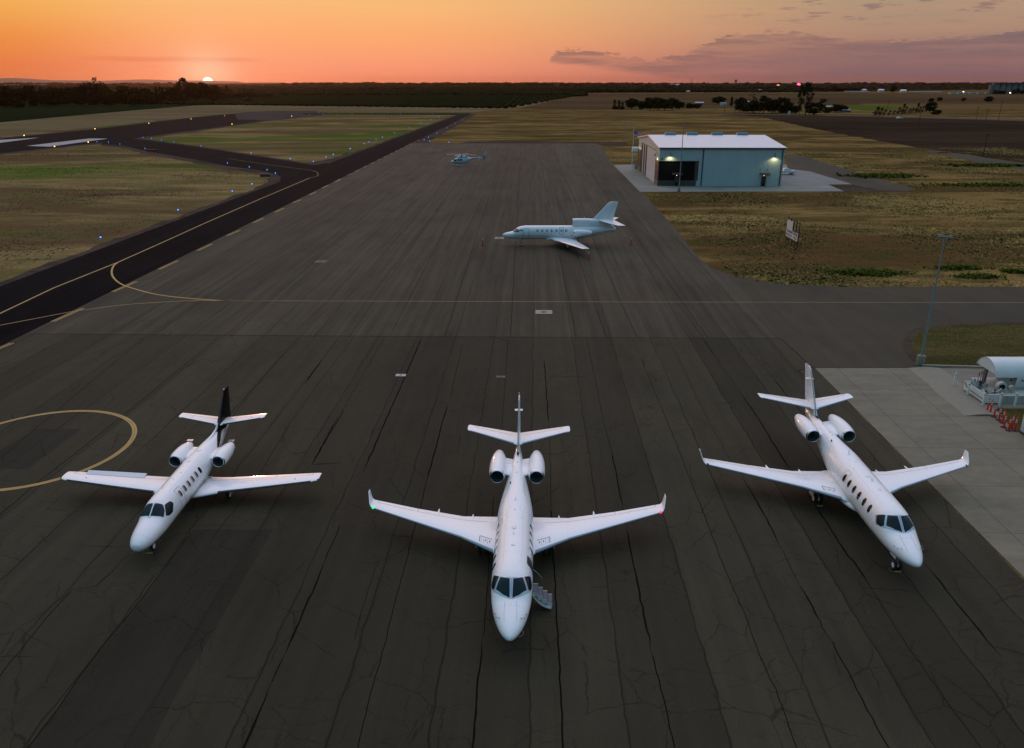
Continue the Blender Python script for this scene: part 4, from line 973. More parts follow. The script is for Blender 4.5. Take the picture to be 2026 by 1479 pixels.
# ---- three-engined jet seen from the side
def trijet():
    T0 = empty('trijet', label='white three-engined jet standing side-on in the middle of the apron', cat='airplane')
    F_ = Fus([(0, .02, 1.68, 1.64, 1.66, 2), (.1, .14, 1.82, 1.52, 1.66, 2), (.4, .34, 2.0, 1.36, 1.68, 2), (.9, .56, 2.14, 1.22, 1.72, 2), (1.5, .72, 2.26, 1.13, 1.80, 2.05), (1.9, .80, 2.52, 1.10, 1.88, 2.1), (2.5, .86, 2.92, 1.07, 1.98, 2.1), (3.1, .91, 3.10, 1.05, 2.05, 2.1), (3.9, .93, 3.17, 1.04, 2.1, 2.1),
              (10, .93, 3.18, 1.04, 2.1, 2.1), (11.5, .90, 3.2, 1.10, 2.14, 2.0), (13, .80, 3.22, 1.28, 2.25, 2), (14.5, .66, 3.22, 1.58, 2.4, 2), (16, .52, 3.1, 1.88, 2.5, 2), (17.2, .36, 2.95, 2.15, 2.55, 2), (17.85, .27, 2.86, 2.3, 2.57, 2)])
    F_.mesh().build('fuselage', WHITE2, T0, ang=50)
    d = R(1)
    for s_ in (-1, 1):
        for ol in ([(1.62, s_ * 6 * d), (1.70, s_ * 30 * d), (2.3, s_ * 24 * d), (2.25, s_ * 5 * d)], [(1.75, s_ * 38 * d), (1.92, s_ * 60 * d), (2.5, s_ * 44 * d), (2.35, s_ * 29 * d)], [(2.05, s_ * 63 * d), (2.62, s_ * 47 * d), (2.78, s_ * 66 * d), (2.40, s_ * 72 * d)], [(2.78, s_ * 50 * d), (3.12, s_ * 54 * d), (3.2, s_ * 70 * d), (2.9, s_ * 69 * d)]):
            F_.patch(ol, .006, closed_round=.15).build('cockpit_window', GLASS, T0)
        for y in (5.50, 6.25, 7.0, 7.72, 8.5, 9.28, 10.0):
            ph = F_.at(y, 2.52, s_)
            f2 = F_.patch(oval(y, ph, .20, .20), .004).build('window_frame', pm('window_ring_grey', (.30, .33, .36), .5), T0)
            F_.patch(oval(y, ph, .165, .165), .007).build('window_pane', pm('reflective_cabin_pane', (.30, .34, .36), .2, spec=.8), f2)
    ex = MB()
    for (y0, y1, z0, z1) in ((3.32, 4.18, 1.18, 2.75), (8.98, 9.60, 1.95, 2.98)):
        a, b = F_.at(y0, z1, 1), F_.at(y0, z0, 1)
        F_.line([(y0, a + .06), (y0 + .1, a), (y1 - .1, a), (y1, a + .06), (y1, b), (y0, b), (y0, a + .06)], .05, .005, ex)
    ex.build('door_outline', NAVY, T0, smooth=False)
    st = MB()
    for s_ in (-1, 1): F_.line([(1.8, s_ * R(104)), (4, s_ * R(110)), (11, s_ * R(112)), (14, s_ * R(116)), (16.5, s_ * R(108)), (17.6, s_ * R(100))], .05, .005, st)
    st.build('cheatline', NAVY, T0, smooth=False)
    frames(F_, T0, (1.2, 3.0, 5.0, 8.0, 10.6, 13.9, 15.6))
    for s_ in (-1, 1):
        W = Wing([((s_ * .3, 6.6, 1.12), 5.2, .10, (0, 0, 1)), ((s_ * .95, 7.35, 1.13), 4.3, .10, (0, 0, 1)), ((s_ * 2.6, 8.6, 1.18), 3.0, .10, (0, 0, 1)), ((s_ * 6.2, 10.4, 1.28), 1.95, .10, (0, 0, 1)), ((s_ * 9.1, 11.75, 1.36), 1.15, .09, (0, 0, 1)), ((s_ * 9.4, 11.95, 1.37), .95, .05, (0, 0, 1))])
        wg = W.mesh(3).build('wing', WHITE2, T0, ang=50)
        W.edge(1.0, 4.9, .05, .004, sub=6).build('leading_edge', ALU, wg, ang=60)
        nb = nacelle(T0, s_ * 1.62, 11.15, 13.95, 2.28, .53, WHITE2)
        Wing([((s_ * .6, 11.7, 2.3), 2.0, .12, (0, 0, 1)), ((s_ * 1.25, 11.8, 2.3), 1.9, .14, (0, 0, 1))]).mesh(2).build('engine_pylon', WHITE2, nb, ang=60)
        H_ = Wing([((s_ * .05, 14.8, 4.05), 2.75, .08, (0, 0, 1)), ((s_ * 3.7, 17.55, 3.82), 1.25, .08, (0, 0, 1)), ((s_ * 3.86, 17.8, 3.81), .95, .05, (0, 0, 1))])
        ht = H_.mesh(4).build('tailplane', WHITE2, T0, ang=50); H_.edge(.1, 1.0, .06, .004, sub=6).build('leading_edge', ALU, ht, ang=60)
    # centre engine duct: box-like intake blending back into the fin root and tail
    rows = []
    for (y, hw, zt, zb) in [(11.02, .44, 4.20, 3.20), (11.1, .50, 4.26, 3.12), (12, .54, 4.28, 3.0), (13.5, .50, 4.27, 2.9), (14.8, .44, 4.18, 2.7), (16, .38, 3.95, 2.5), (17, .30, 3.5, 2.5), (17.7, .24, 2.95, 2.5)]:
        rows.append([(hw * math.copysign(abs(math.sin(a)) ** .7, math.sin(a)), y, (zt + zb) / 2 + (zt - zb) / 2 * math.copysign(abs(math.cos(a)) ** .7, math.cos(a))) for a in np.linspace(0, 2 * math.pi, 33)[:-1]])
    m = MB().grid(rows, close=True); dk = m.build('centre_engine_duct', WHITE2, T0, ang=50)
    MB().grid([[(p[0] * .80, 11.02, 3.70 + (p[2] - 3.70) * .80) for p in rows[0]], [(p[0] * .78, 11.6, 3.70 + (p[2] - 3.70) * .78) for p in rows[0]], [(0, 11.62, 3.7)] * 32], close=True).build('intake_duct', DUCT, dk)
    MB().grid([rows[0], [(p[0] * .80, 11.0, 3.70 + (p[2] - 3.70) * .80) for p in rows[0]]], close=True).build('intake_lip', ALU, dk)
    V = Wing([((0, 13.3, 3.7), 4.2, .07, (1, 0, 0)), ((0, 14.25, 4.25), 3.15, .075, (1, 0, 0)), ((0, 16.55, 6.72), 1.5, .08, (1, 0, 0)), ((0, 16.95, 6.93), 1.05, .05, (1, 0, 0))])
    fin = V.mesh(4).build('fin', WHITE2, T0, ang=50)
    ln = MB()
    for s_ in (-1, 1): ln.grid([[V.pt(k, .70, s_, .005), V.pt(k, .712, s_, .005)] for k in np.linspace(1.1, 1.95, 30)])
    ln.build('rudder_gap', GREYL, fin, smooth=False)
    blade(T0, F_, 12.7, .22, .25, z0=4.27)
    wheelset(T0, 0, 3.05, .24, .15, (-.14, .14), 1.15, 'nose_gear')
    for s_ in (-1, 1): wheelset(T0, s_ * 1.95, 10.2, .32, .22, (-.18, .18), 1.2, 'main_gear', .07, door=(s_ * 2.3, s_ * 2.34, 9.9, 10.6, .45, 1.1))
    MB().box(-.015, .015, 1.9, 2.5, .82, 1.12).build('belly_antenna', WHITE2, T0, smooth=False)
    MB().tube((.35, 17.8, 2.5), (.42, 18.25, 2.15), .03).build('tail_streamer', NEON, T0)
    MB().tube((9.2, 12.5, 1.25), (9.2, 12.5, .85), .035).build('wing_streamer', NEON, T0)
    return T0
tj = trijet(); tj.location = (-1.52, 122.2, 0); tj.rotation_euler = (0, 0, -R(90))

# ---- helicopter
def helicopter():
    T0 = empty('helicopter', label='small grey-blue helicopter standing on skids at the far end of the apron', cat='helicopter')
    HP = pm('helicopter_paint', (.42, .52, .56), .3, coat=.5, var=.04)
    HG = pm('helicopter_grey', (.10, .11, .12), .4)
    F_ = Fus([(0, .03, 1.17, 1.10, 1.14, 2), (.08, .22, 1.30, .95, 1.12, 2), (.5, .52, 1.55, .72, 1.15, 2.1), (1.1, .72, 2.0, .58, 1.25, 2.2), (1.6, .80, 2.25, .52, 1.35, 2.3), (2.2, .82, 2.42, .50, 1.4, 2.4), (3.6, .82, 2.46, .50, 1.4, 2.4), (4.6, .78, 2.45, .58, 1.45, 2.3), (5.4, .58, 2.42, .95, 1.7, 2.1), (6.1, .34, 2.34, 1.5, 1.95, 2), (6.6, .22, 2.28, 1.80, 2.05, 2), (8.5, .16, 2.26, 1.95, 2.1, 2), (10.6, .10, 2.30, 2.12, 2.2, 2)])
    F_.mesh(n=36, ny=70).build('fuselage', HP, T0, ang=50)
    C2 = Fus([(1.7, .10, 2.35, 2.2, 2.3, 2), (2.1, .40, 2.72, 2.2, 2.4, 2.2), (2.7, .52, 2.90, 2.2, 2.45, 2.4), (4.2, .52, 2.92, 2.2, 2.45, 2.4), (5.0, .42, 2.75, 2.1, 2.4, 2.2), (5.8, .2, 2.4, 2.1, 2.25, 2)])
    C2.mesh(n=28, ny=30).build('engine_cowling', HP, T0, ang=50)
    d = R(1)
    for s_ in (-1, 1):
        for ol in ([(.55, s_ * 6 * d), (.62, s_ * 50 * d), (1.25, s_ * 44 * d), (1.3, s_ * 6 * d)], [(.95, s_ * 62 * d), (1.35, s_ * 50 * d), (1.72, s_ * 50 * d), (1.72, s_ * 88 * d), (1.1, s_ * 88 * d)], [(2.05, s_ * 55 * d), (2.5, s_ * 55 * d), (2.5, s_ * 88 * d), (2.05, s_ * 88 * d)], [(2.75, s_ * 56 * d), (3.45, s_ * 56 * d), (3.3, s_ * 86 * d), (2.75, s_ * 88 * d)]):
            F_.patch(ol, .008, closed_round=.15).build('window', GLASS, T0)
        MB().tube((s_ * .55, 4.5, 2.62), (s_ * .68, 5.0, 2.70), .13, .15).build('exhaust', DUCT, T0)
        MB().box(s_ * .50 - .03, s_ * .50 + .03, 3.1, 3.5, 2.45, 2.85).build('engine_intake', DARKL, T0, smooth=False)
        sk = MB().path([(s_ * 1.3, .9, .22), (s_ * 1.3, 1.2, .06), (s_ * 1.3, 4.4, .06)], .045)
        sk.build('skid', HP, T0)
        for y in (1.7, 3.9): MB().path([(s_ * .35, y, .56), (s_ * .9, y, .42), (s_ * 1.3, y, .06)], .04).build('skid_strut', HP, T0)
        hs = Wing([((s_ * .1, 8.6, 2.12), .55, .1, (0, 0, 1)), ((s_ * 1.25, 8.6, 2.12), .5, .1, (0, 0, 1))]); hs = hs.mesh(1).build('stabiliser', HP, T0)
        Wing([((s_ * 1.25, 8.5, 1.6), .45, .08, (1, 0, 0)), ((s_ * 1.25, 8.65, 2.1), .5, .08, (1, 0, 0)), ((s_ * 1.25, 8.8, 2.6), .35, .08, (1, 0, 0))]).mesh(1).build('endplate', HP, hs)
    F_.line([(6.6, R(90)), (9.2, R(90))], .22, .006).build('boom_band', HG, T0)
    Wing([((0, 10.0, 2.25), .95, .10, (1, 0, 0)), ((0, 10.75, 4.2), .42, .10, (1, 0, 0))]).mesh(3).build('fin', HP, T0)
    Wing([((0, 10.1, 2.25), .8, .10, (1, 0, 0)), ((0, 10.5, 1.15), .35, .10, (1, 0, 0))]).mesh(2).build('lower_fin', HP, T0)
    tr = MB().lathe([(0, .10), (.22, .10)], (.05, 10.35, 2.35), axis='x', n=12, cap=True)
    for a in (20, 110, 200, 290):
        c_, s2 = math.cos(R(a)), math.sin(R(a)); tr.box(.20, .23, -.07, .07, .05, .82, Matrix.Translation((0, 10.35, 2.35)) @ Matrix.Rotation(R(a), 4, 'X'))
    tr.build('tail_rotor', DARKL, T0, smooth=False)
    hub = MB().lathe([(2.85, .16), (3.15, .12), (3.25, .22), (3.42, .20), (3.48, .05)], (0, 3.35, 0), axis='z', n=16, cap=True).build('rotor_hub', HG, T0)
    for a in (60, 150, 240, 330):
        M = Matrix.Translation((0, 3.35, 3.32)) @ Matrix.Rotation(R(a), 4, 'Z')
        rows = [[M @ Vector((r_, y_, -.0042 * r_ * r_ + z_)) for (y_, z_) in ((-.15, 0), (-.06, .03), (.08, .02), (.17, 0), (0, -.02))] for r_ in np.linspace(.2, 5.1, 14)]
        MB().grid(rows, close=True).build('rotor_blade', pm('rotor_blade_paint', (.42, .38, .36), .4), hub)
    return T0
hl = helicopter(); hl.location = (-19.0, 248.3, 0); hl.rotation_euler = (0, 0, -R(90 - 8))

# ------------------------------------------------------------------ traffic delineators
RED = pm('orange_red_plastic', (.72, .035, .018), .45, var=.06)
REFL = pm('reflective_white_band', (.65, .66, .68), .35)
def delineator():
    t = empty('delineator_post')
    MB().lathe([(0, .22), (.035, .215), (.05, .10), (.05, .0)], axis='z', n=20).build('base', RUB, t)
    MB().lathe([(.05, .075), (.95, .05), (.97, .03), (1.0, .028)], axis='z', n=16).build('tube', RED, t)
    MB().path([(-.03, 0, 1.0), (-.045, 0, 1.06), (-.03, 0, 1.13), (.03, 0, 1.13), (.045, 0, 1.06), (.03, 0, 1.0)], .014, 6).build('handle_loop', RED, t)
    for z in (.66, .82): MB().lathe([(z, .0625 - (z - .66) * .03), (z + .09, .0600 - (z - .66) * .03)], axis='z', n=16).build('reflective_band', REFL, t)
    return t
d0 = delineator(); first = True
dl = [((955, 485), 'orange-red delineator post off the nose of the three-engined jet', None), ((1165, 513.5), 'orange-red delineator post under the wingtip of the three-engined jet', None), ((1248, 484), 'orange-red delineator post behind the tail of the three-engined jet', None)]
near = [(1952.8, 812), (1958.9, 815.7), (1966.2, 824.2), (1975.4, 830.8), (1982.7, 836), (1985.7, 845.2), (1994.8, 851.3), (2000.6, 846.6), (2007, 851.9)]
for i, q in enumerate(near): dl.append((q, 'orange-red delineator post, %s from the left in the row below the fuel tank' % ordw(i), 'delineator posts in a row by the fuel tank'))
for q, lab, gr in dl:
    o = d0 if first else copy_tree(d0); first = False
    p = G(*q); o.location = (p.x, p.y, .014); o.rotation_euler = (0, 0, random.random() * 3)
    sc_ = 1.0 if gr else 1.35
    o.scale = (sc_, sc_, sc_); o['label'] = lab; o['category'] = 'traffic post'
    if gr: o['group'] = gr

# ------------------------------------------------------------------ drain covers in the apron
for q, wx, wy, lab, mt in (((1076, 617), 1.9, 1.5, 'pale concrete collar with round drain in the middle of the apron', (.30, .26, .20)), ((793, 742), .9, .55, 'small pale concrete cover between the left and centre jets', (.42, .40, .36)), ((991, 745), .8, .45, 'faint brown utility cover beyond the centre jet', (.12, .10, .085)), ((635, 517), 1.6, 1.5, 'dark square drain on the left half of the apron', (.10, .09, .08)), ((988, 470.5), 1.5, 1.8, 'pale drain collar by the nose of the three-engined jet', (.24, .21, .17))):
    p = G(*q); t = empty('drain_cover', (p.x, p.y, 0), -R(1.65), lab, 'drain cover')
    MB().box(-wx / 2, wx / 2, -wy / 2, wy / 2, .0, .022).build('concrete_collar', pm('collar_' + str(int(q[0])), mt, .85, var=.2, vs=6), t, smooth=False)
    MB().lathe([(.022, wy * .22), (.030, wy * .21), (.030, .01)], axis='z', n=18).build('grate', pm('iron_grate', (.05, .04, .035), .7), t)

# ------------------------------------------------------------------ light poles
POLE = pm('galvanised_pole', (.20, .27, .29), .5, .3, var=.06)
def light_pole(q, h, lab, arms=4, base=True, r=.11):
    p = G(*q); t = empty('light_pole', (p.x, p.y, 0), R(12), lab, 'light pole')
    if base: MB().lathe([(0, .36), (.85, .36), (.9, .33), (.9, .01)], axis='z', n=20).build('concrete_base', CONC_P, t)
    MB().lathe([(.9 if base else 0, r), (h, r * .55)], axis='z', n=12, cap=True).build('pole', POLE, t)
    MB().lathe([(.9, .2), (.94, .2), (.96, .12)], axis='z', n=12).build('base_plate', POLE, t)
    for k in range(arms):
        a = R(360 / arms * k + 5); M = Matrix.Translation((0, 0, h)) @ Matrix.Rotation(a, 4, 'Z')
        MB().box(.05, .45, -.03, .03, -.03, .03, M).build('arm', POLE, t, smooth=False)
        MB().box(.35, .82, -.13, .13, -.04, .05, M).build('lamp_head', pm('lamp_head_dark', (.04, .07, .09), .5), t, smooth=False)
    return t
light_pole((1820, 721), 11.8, 'tall grey light pole on a concrete drum beside the grass island')
light_pole((1343, 378.5), 14.9, 'tall thin light pole in front of the blue hangar', base=True, r=.12)
light_pole((1233.5, 294), 11.5, 'thin light pole in the field left of the hangar', arms=2, base=False, r=.10)

# ------------------------------------------------------------------ hangar
HW = bpy.data.materials.new('hangar_ribbed_panel'); HW.use_nodes = True; t = NT(HW.node_tree); b = HW.node_tree.nodes['Principled BSDF']
p = t.n.new('ShaderNodeTexCoord').outputs['Object']; x_, y_, z_ = t.sep(p)
rib = t.m('SINE', t.m('MULTIPLY', t.m('ADD', x_, y_), 2 * math.pi / .33))
v = t.m('MULTIPLY', t.rng(rib, .2, 1, 1.0, .90), t.rng(t.noise(t.map(p, scale=(.4, .4, .12)), 1, 5), .3, .7, .94, 1.05))
t.put(b.inputs['Base Color'], t.mix(1.0, (.42, .53, .54), t.comb(v, v, v), 'MULTIPLY')); b.inputs['Roughness'].default_value = .5
bp = t.n.new('ShaderNodeBump'); bp.inputs['Strength'].default_value = .5; bp.inputs['Distance'].default_value = .03; t.put(bp.inputs['Height'], rib); t.put(b.inputs['Normal'], bp.outputs[0])
def ribbed(name, base, per, axis=0, rough=.4, metal=0.):
    m = bpy.data.materials.new(name); m.use_nodes = True; t = NT(m.node_tree); b = m.node_tree.nodes['Principled BSDF']
    p = t.n.new('ShaderNodeTexCoord').outputs['Object']; s3 = t.sep(p)
    r_ = t.m('SINE', t.m('MULTIPLY', s3[axis], 2 * math.pi / per)); v = t.m('MULTIPLY', t.rng(r_, .5, 1, 1, .86), t.rng(t.noise(p, .6, 5), .3, .7, .94, 1.04))
    t.put(b.inputs['Base Color'], t.mix(1.0, base, t.comb(v, v, v), 'MULTIPLY')); b.inputs['Roughness'].default_value = rough; b.inputs['Metallic'].default_value = metal
    bp = t.n.new('ShaderNodeBump'); bp.inputs['Strength'].default_value = .4; bp.inputs['Distance'].default_value = .03; t.put(bp.inputs['Height'], r_); t.put(b.inputs['Normal'], bp.outputs[0])
    return m
ROOF = ribbed('pale_metal_roof', (.74, .72, .74), .45, 0, .38)
TRIM = pm('dark_trim', (.025, .03, .035), .5)
def stonem(name, a, bcol, sc_):
    m = bpy.data.materials.new(name); m.use_nodes = True; t = NT(m.node_tree); b = m.node_tree.nodes['Principled BSDF']
    p = t.n.new('ShaderNodeTexCoord').outputs['Object']; s3 = t.sep(p)
    n = t.n.new('ShaderNodeTexBrick'); t.put(n.inputs['Vector'], t.comb(t.m('ADD', s3[0], s3[1]), s3[2], 0.0)); n.inputs['Scale'].default_value = sc_
    t.put(n.inputs['Color1'], a); t.put(n.inputs['Color2'], bcol); n.inputs['Mortar'].default_value = (.03, .028, .025, 1); n.inputs['Mortar Size'].default_value = .03
    t.put(b.inputs['Base Color'], n.outputs[0]); b.inputs['Roughness'].default_value = .85; return m
STONE = stonem('ledge_stone', (.12, .10, .085), (.05, .042, .04), 2.2)
BRKW = stonem('brown_wainscot', (.115, .052, .030), (.085, .040, .024), 1.2)
hx0, hx1, hy0 = 36.49, 67.0, 197.8
HE, HR_, HDY = 9.15, 10.9, 39.0
hg = empty('hangar', (hx0, hy0, 0), R(-1.2), 'pale blue metal aircraft hangar with white gabled roof', 'hangar')
L_, Dp = 30.6, HDY
m = MB(); m.add([(0, 0, 0), (L_, 0, 0), (L_, 0, HE), (0, 0, HE)], [(0, 1, 2, 3)]); m.add([(0, Dp, 0), (L_, Dp, 0), (L_, Dp, HE), (0, Dp, HE)], [(0, 1, 2, 3)])
for xx in (L_,): m.add([(xx, 0, 0), (xx, Dp, 0), (xx, Dp, HE), (xx, Dp / 2, HR_), (xx, 0, HE)], [(0, 1, 2, 3, 4)])
dy0, dy1, dh = 5.6, 32.4, 8.1
m.add([(0, 0, 0), (0, dy0, 0), (0, dy0, dh), (0, dy1, dh), (0, dy1, 0), (0, Dp, 0), (0, Dp, HE), (0, Dp / 2, HR_), (0, 0, HE)], [(0, 1, 2, 8), (8, 2, 3, 6, 7), (3, 4, 5, 6)])
m.build('wall', HW, hg, smooth=False, recalc=False)
ov = .35
def roofz(y): return HE + (HR_ - HE) * (1 - abs(y - Dp / 2) / (Dp / 2))
m = MB()
for a, b_ in ((-ov, Dp / 2), (Dp / 2, Dp + ov)):
    za, zb = roofz(a) + .04, roofz(b_) + .04
    m.add([(-ov, a, za), (L_ + ov, a, za), (L_ + ov, b_, zb), (-ov, b_, zb), (-ov, a, za + .12), (L_ + ov, a, za + .12), (L_ + ov, b_, zb + .12), (-ov, b_, zb + .12)], [(0, 1, 2, 3), (4, 5, 6, 7), (0, 1, 5, 4), (1, 2, 6, 5), (2, 3, 7, 6), (3, 0, 4, 7)])
rf = m.build('roof', ROOF, hg, smooth=False)
for xx in (4.2, 10.0, 16.7, 23.4):
    MB().add([(xx, Dp / 2 - .55, HR_ + .1), (xx + 2.9, Dp / 2 - .55, HR_ + .1), (xx + 2.9, Dp / 2 + .55, HR_ + .1), (xx, Dp / 2 + .55, HR_ + .1), (xx, Dp / 2 - .5, HR_ + .72), (xx + 2.9, Dp / 2 - .5, HR_ + .72), (xx + 2.9, Dp / 2 + .5, HR_ + .72), (xx, Dp / 2 + .5, HR_ + .72)], [(0, 1, 5, 4), (1, 2, 6, 5), (2, 3, 7, 6), (3, 0, 4, 7), (4, 5, 6, 7)]).build('ridge_vent', pm('vent_blue_metal', (.10, .26, .36), .45), rf, smooth=False)
MB().box(-.1, L_ + .1, -.30, -.06, HE - .28, HE - .02).build('gutter', TRIM, hg, smooth=False)
for xx in (10.6, 30.0): MB().box(xx, xx + .22, -.16, -.02, 0.02, HE - .28).build('downpipe', TRIM, hg, smooth=False)
for ys_ in ((-.35, Dp / 2), (Dp / 2, Dp + .35)):
    a, b_ = ys_; za, zb = roofz(a), roofz(b_)
    MB().add([(-.40, a, za - .15), (-.40, b_, zb - .15), (-.40, b_, zb + .2), (-.40, a, za + .2), (-.355, a, za - .15), (-.355, b_, zb - .15), (-.355, b_, zb + .2), (-.355, a, za + .2)], [(0, 1, 2, 3), (4, 5, 6, 7), (0, 1, 5, 4), (2, 3, 7, 6), (0, 3, 7, 4), (1, 2, 6, 5)]).build('gable_trim', pm('rake_trim_white', (.75, .62, .55), .35), rf, smooth=False)
# recess / dark glazed office block on the front wall
MB().box(.0, 8.9, -.10, -.02, 1.35, 5.9).build('dark_cladding', pm('dark_brown_cladding', (.010, .009, .010), .9, spec=.1, var=.1), hg, smooth=False)
MB().box(.0, 9.4, -.16, -.02, 0.0, 1.33).build('stone_base', STONE, hg, smooth=False)
MB().box(8.92, 9.75, -.14, -.02, 1.35, 5.9).build('stone_pier', STONE, hg, smooth=False)
MB().box(.0, 9.8, -.22, -.03, 5.92, 6.05).build('cladding_cap', TRIM, hg, smooth=False)
for y0_, y1_ in ((0.05, dy0 - .05), (dy1 + .05, Dp - .05)):
    MB().box(-.12, -.02, y0_, y1_, 1.35, 6.0).build('brown_wainscot', BRKW, hg, smooth=False)
    MB().box(-.15, -.02, y0_, y1_, 0.0, 1.33).build('stone_base', pm('tan_stone_base', (.16, .115, .085), .85, var=.2, vs=4), hg, smooth=False)
    MB().box(-.16, -.02, y0_, y1_, 3.7, 3.8).build('wainscot_band', pm('band_tan', (.25, .14, .08), .6), hg, smooth=False)
MB().box(.05, .25, dy0, dy1, 0, dh).build('hangar_door', ribbed('door_panel_pale', (.46, .52, .56), .9, 1), hg, smooth=False)
for k, yy in enumerate((21.9, 25.9, 30.2)):
    MB().box(-.06, .03, yy, yy + 1.9, .05, dh - .1).build('door_gap', pm('dark_door_interior', (.006, .007, .009), .7), hg, smooth=False)
MB().box(-.10, .04, dy0 - .1, dy1 + .1, dh, dh + .14).build('door_header', TRIM, hg, smooth=False)
# personnel doors
for xx, lab in ((4.0, None), (25.6, None)):
    dd = MB().box(xx, xx + 1.05, -.20, -.165, .02, 2.4).build('door', TRIM, hg, smooth=False)
    MB().box(xx + .15, xx + .9, -.215, -.202, .9, 2.2).build('door_glass', pm('door_glass_amber', (.06, .045, .015), .3), dd, smooth=False)
    MB().box(xx + .15, xx + .9, -.215, -.202, .25, .75).build('lower_panel', GLASS, dd, smooth=False)
    aw = MB().add([(xx - .7, -.2, 3.1), (xx + 1.8, -.2, 3.1), (xx + 1.8, -1.3, 2.75), (xx - .7, -1.3, 2.75), (xx - .7, -.2, 3.25), (xx + 1.8, -.2, 3.25), (xx + 1.8, -1.3, 2.9), (xx - .7, -1.3, 2.9)], [(0, 1, 2, 3), (4, 5, 6, 7), (0, 1, 5, 4), (2, 3, 7, 6), (0, 3, 7, 4), (1, 2, 6, 5)]).build('awning', TRIM, hg, smooth=False)
    MB().lathe([(0, .08), (.1, .03)], (xx + .5, -.3, 2.55), axis='z', n=10, cap=True).build('door_lamp', pm('warm_bulb', (.9, .8, .5), .4, emis=(1, .72, .35), es=4), hg)
for xx in (25.0, 26.8): MB().lathe([(0, .12), (.22, .12)], (xx, -.2, 3.9), axis='z', n=10, cap=True).build('wall_vent', TRIM, hg)
for xx in (13.6, 17.0): MB().box(xx, xx + .3, -.05, -.02, 4.35, 4.45).build('wall_tab', GREYL, hg, smooth=False)
def gooseneck(x, y, z, nx, ny):
    g = MB().path([(x, y, z + .55), (x + nx * .35, y + ny * .35, z + .75), (x + nx * .7, y + ny * .7, z + .55), (x + nx * .7, y + ny * .7, z + .3)], .05)
    g.lathe([(.32, .06), (.18, .16), (0, .40), (.02, .37), (.15, .13)], (x + nx * .7, y + ny * .7, z), axis='z', n=16); g = g.build('gooseneck_lamp', TRIM, hg)
    MB().lathe([(.02, .12), (.12, .05)], (x + nx * .7, y + ny * .7, z), axis='z', n=10, cap=True).build('bulb', pm('lamp_bulb', (.9, .85, .6), .4, emis=(1, .86, .5), es=14), g)
    l = bpy.data.lights.new('hangar_lamp_light', 'SPOT'); l.energy = 190; l.color = (1, .82, .42); l.spot_size = R(150); l.spot_blend = .5; l.shadow_soft_size = .12
    lo = bpy.data.objects.new('hangar_lamp_light', l); col.objects.link(lo); lo.parent = hg; lo.location = (x + nx * .7, y + ny * .7, z - .05); lo.rotation_euler = (0, 0, 0)
gooseneck(2.6, 0, 7.35, 0, -1); gooseneck(28.2, 0, 7.2, 0, -1); gooseneck(0, 3.0, 7.0, -1, 0); gooseneck(0, 36.0, 7.0, -1, 0)
def text_mesh(s, size, name, mat, parent, M, thick=.01):
    cu = bpy.data.curves.new('txt', 'FONT'); cu.body = s; cu.size = size; cu.extrude = thick; cu.align_x = 'LEFT'; cu.resolution_u = 2
    to = bpy.data.objects.new('txt', cu); col.objects.link(to)
    me = bpy.data.meshes.new_from_object(to); bpy.data.objects.remove(to)
    me.transform(M); me.materials.clear(); me.materials.append(mat); me.name = name
    o = bpy.data.objects.new(name, me); col.objects.link(o); o.parent = parent; return o
RX = Matrix.Rotation(R(90), 4, 'X')
text_mesh('401', .75, 'house_number', TRIM, hg, Matrix.Translation((.35, -.05, 6.2)) @ RX)

# flag pole with flag, weather instruments
p = G(1250, 330); fp = empty('flagpole', (p.x, p.y, 0), 0, 'white flagpole at the left corner of the hangar', 'flagpole')
MB().lathe([(0, .12), (11.5, .05)], axis='z', n=10, cap=True).build('pole', pm('white_pole', (.6, .6, .58), .4), fp)
dome(fp, (0, 0, 11.5), .12, .12, .15, GOLD, 'finial')
fl = empty('flag', (p.x, p.y, 8.9), 0, 'American flag hanging in the breeze from the flagpole', 'flag')
def fpos(u, v_): return (.1 + 2.7 * u, .25 * math.sin(u * 7) * u, 1.6 - 1.5 * v_ - .35 * u * (1 - .2 * math.sin(u * 5)))
FR, FW, FB = pm('flag_red', (.45, .02, .05), .8), pm('flag_white', (.6, .55, .58), .8), pm('flag_blue', (.03, .035, .12), .8)
for k in range(13):
    rows = [[fpos(u, k / 13), fpos(u, (k + 1) / 13)] for u in np.linspace(.4 if k < 7 else 0, 1, 12)]
    MB().grid(rows).build('flag_stripe', FR if k % 2 == 0 else FW, fl)
cn = MB().grid([[fpos(u, v_) for v_ in np.linspace(0, 7 / 13, 4)] for u in np.linspace(0, .4, 6)]).build('flag_canton', FB, fl)
stm = MB()
for i in range(5):
    for j in range(4):
        c_ = Vector(fpos(.04 + .075 * i, (.6 + 1.7 * j) / 13)); 
        for sy in (-.02, .02): stm.add([c_ + Vector((.05 * math.sin(a), sy, .05 * math.cos(a))) for a in np.linspace(0, 2 * math.pi, 6)[:-1]], [(0, 1, 2, 3, 4)])
stm.build('flag_stars', FW, cn, smooth=False)
p = G(1258, 334); ws = empty('fuel_kiosk', (p.x, p.y, 0), 0, 'small blue-white box tank on legs behind the left hangar corner', 'kiosk')
MB().lathe([(-1.2, .01), (-1.2, .75), (1.2, .75), (1.2, .01)], (-.2, 0, 5.6), axis='x', n=20).build('tank', pm('kiosk_white', (.55, .66, .72), .4), ws)
for xx in (-.9, .5): MB().tube((xx, 0, 0), (xx, 0, 5.0), .08).build('leg', STEEL, ws)
MB().box(-.5, .3, -.3, .3, 0.1, 1.5).build('pump_cabinet', pm('kiosk_grey', (.2, .22, .22), .5), ws, smooth=False)

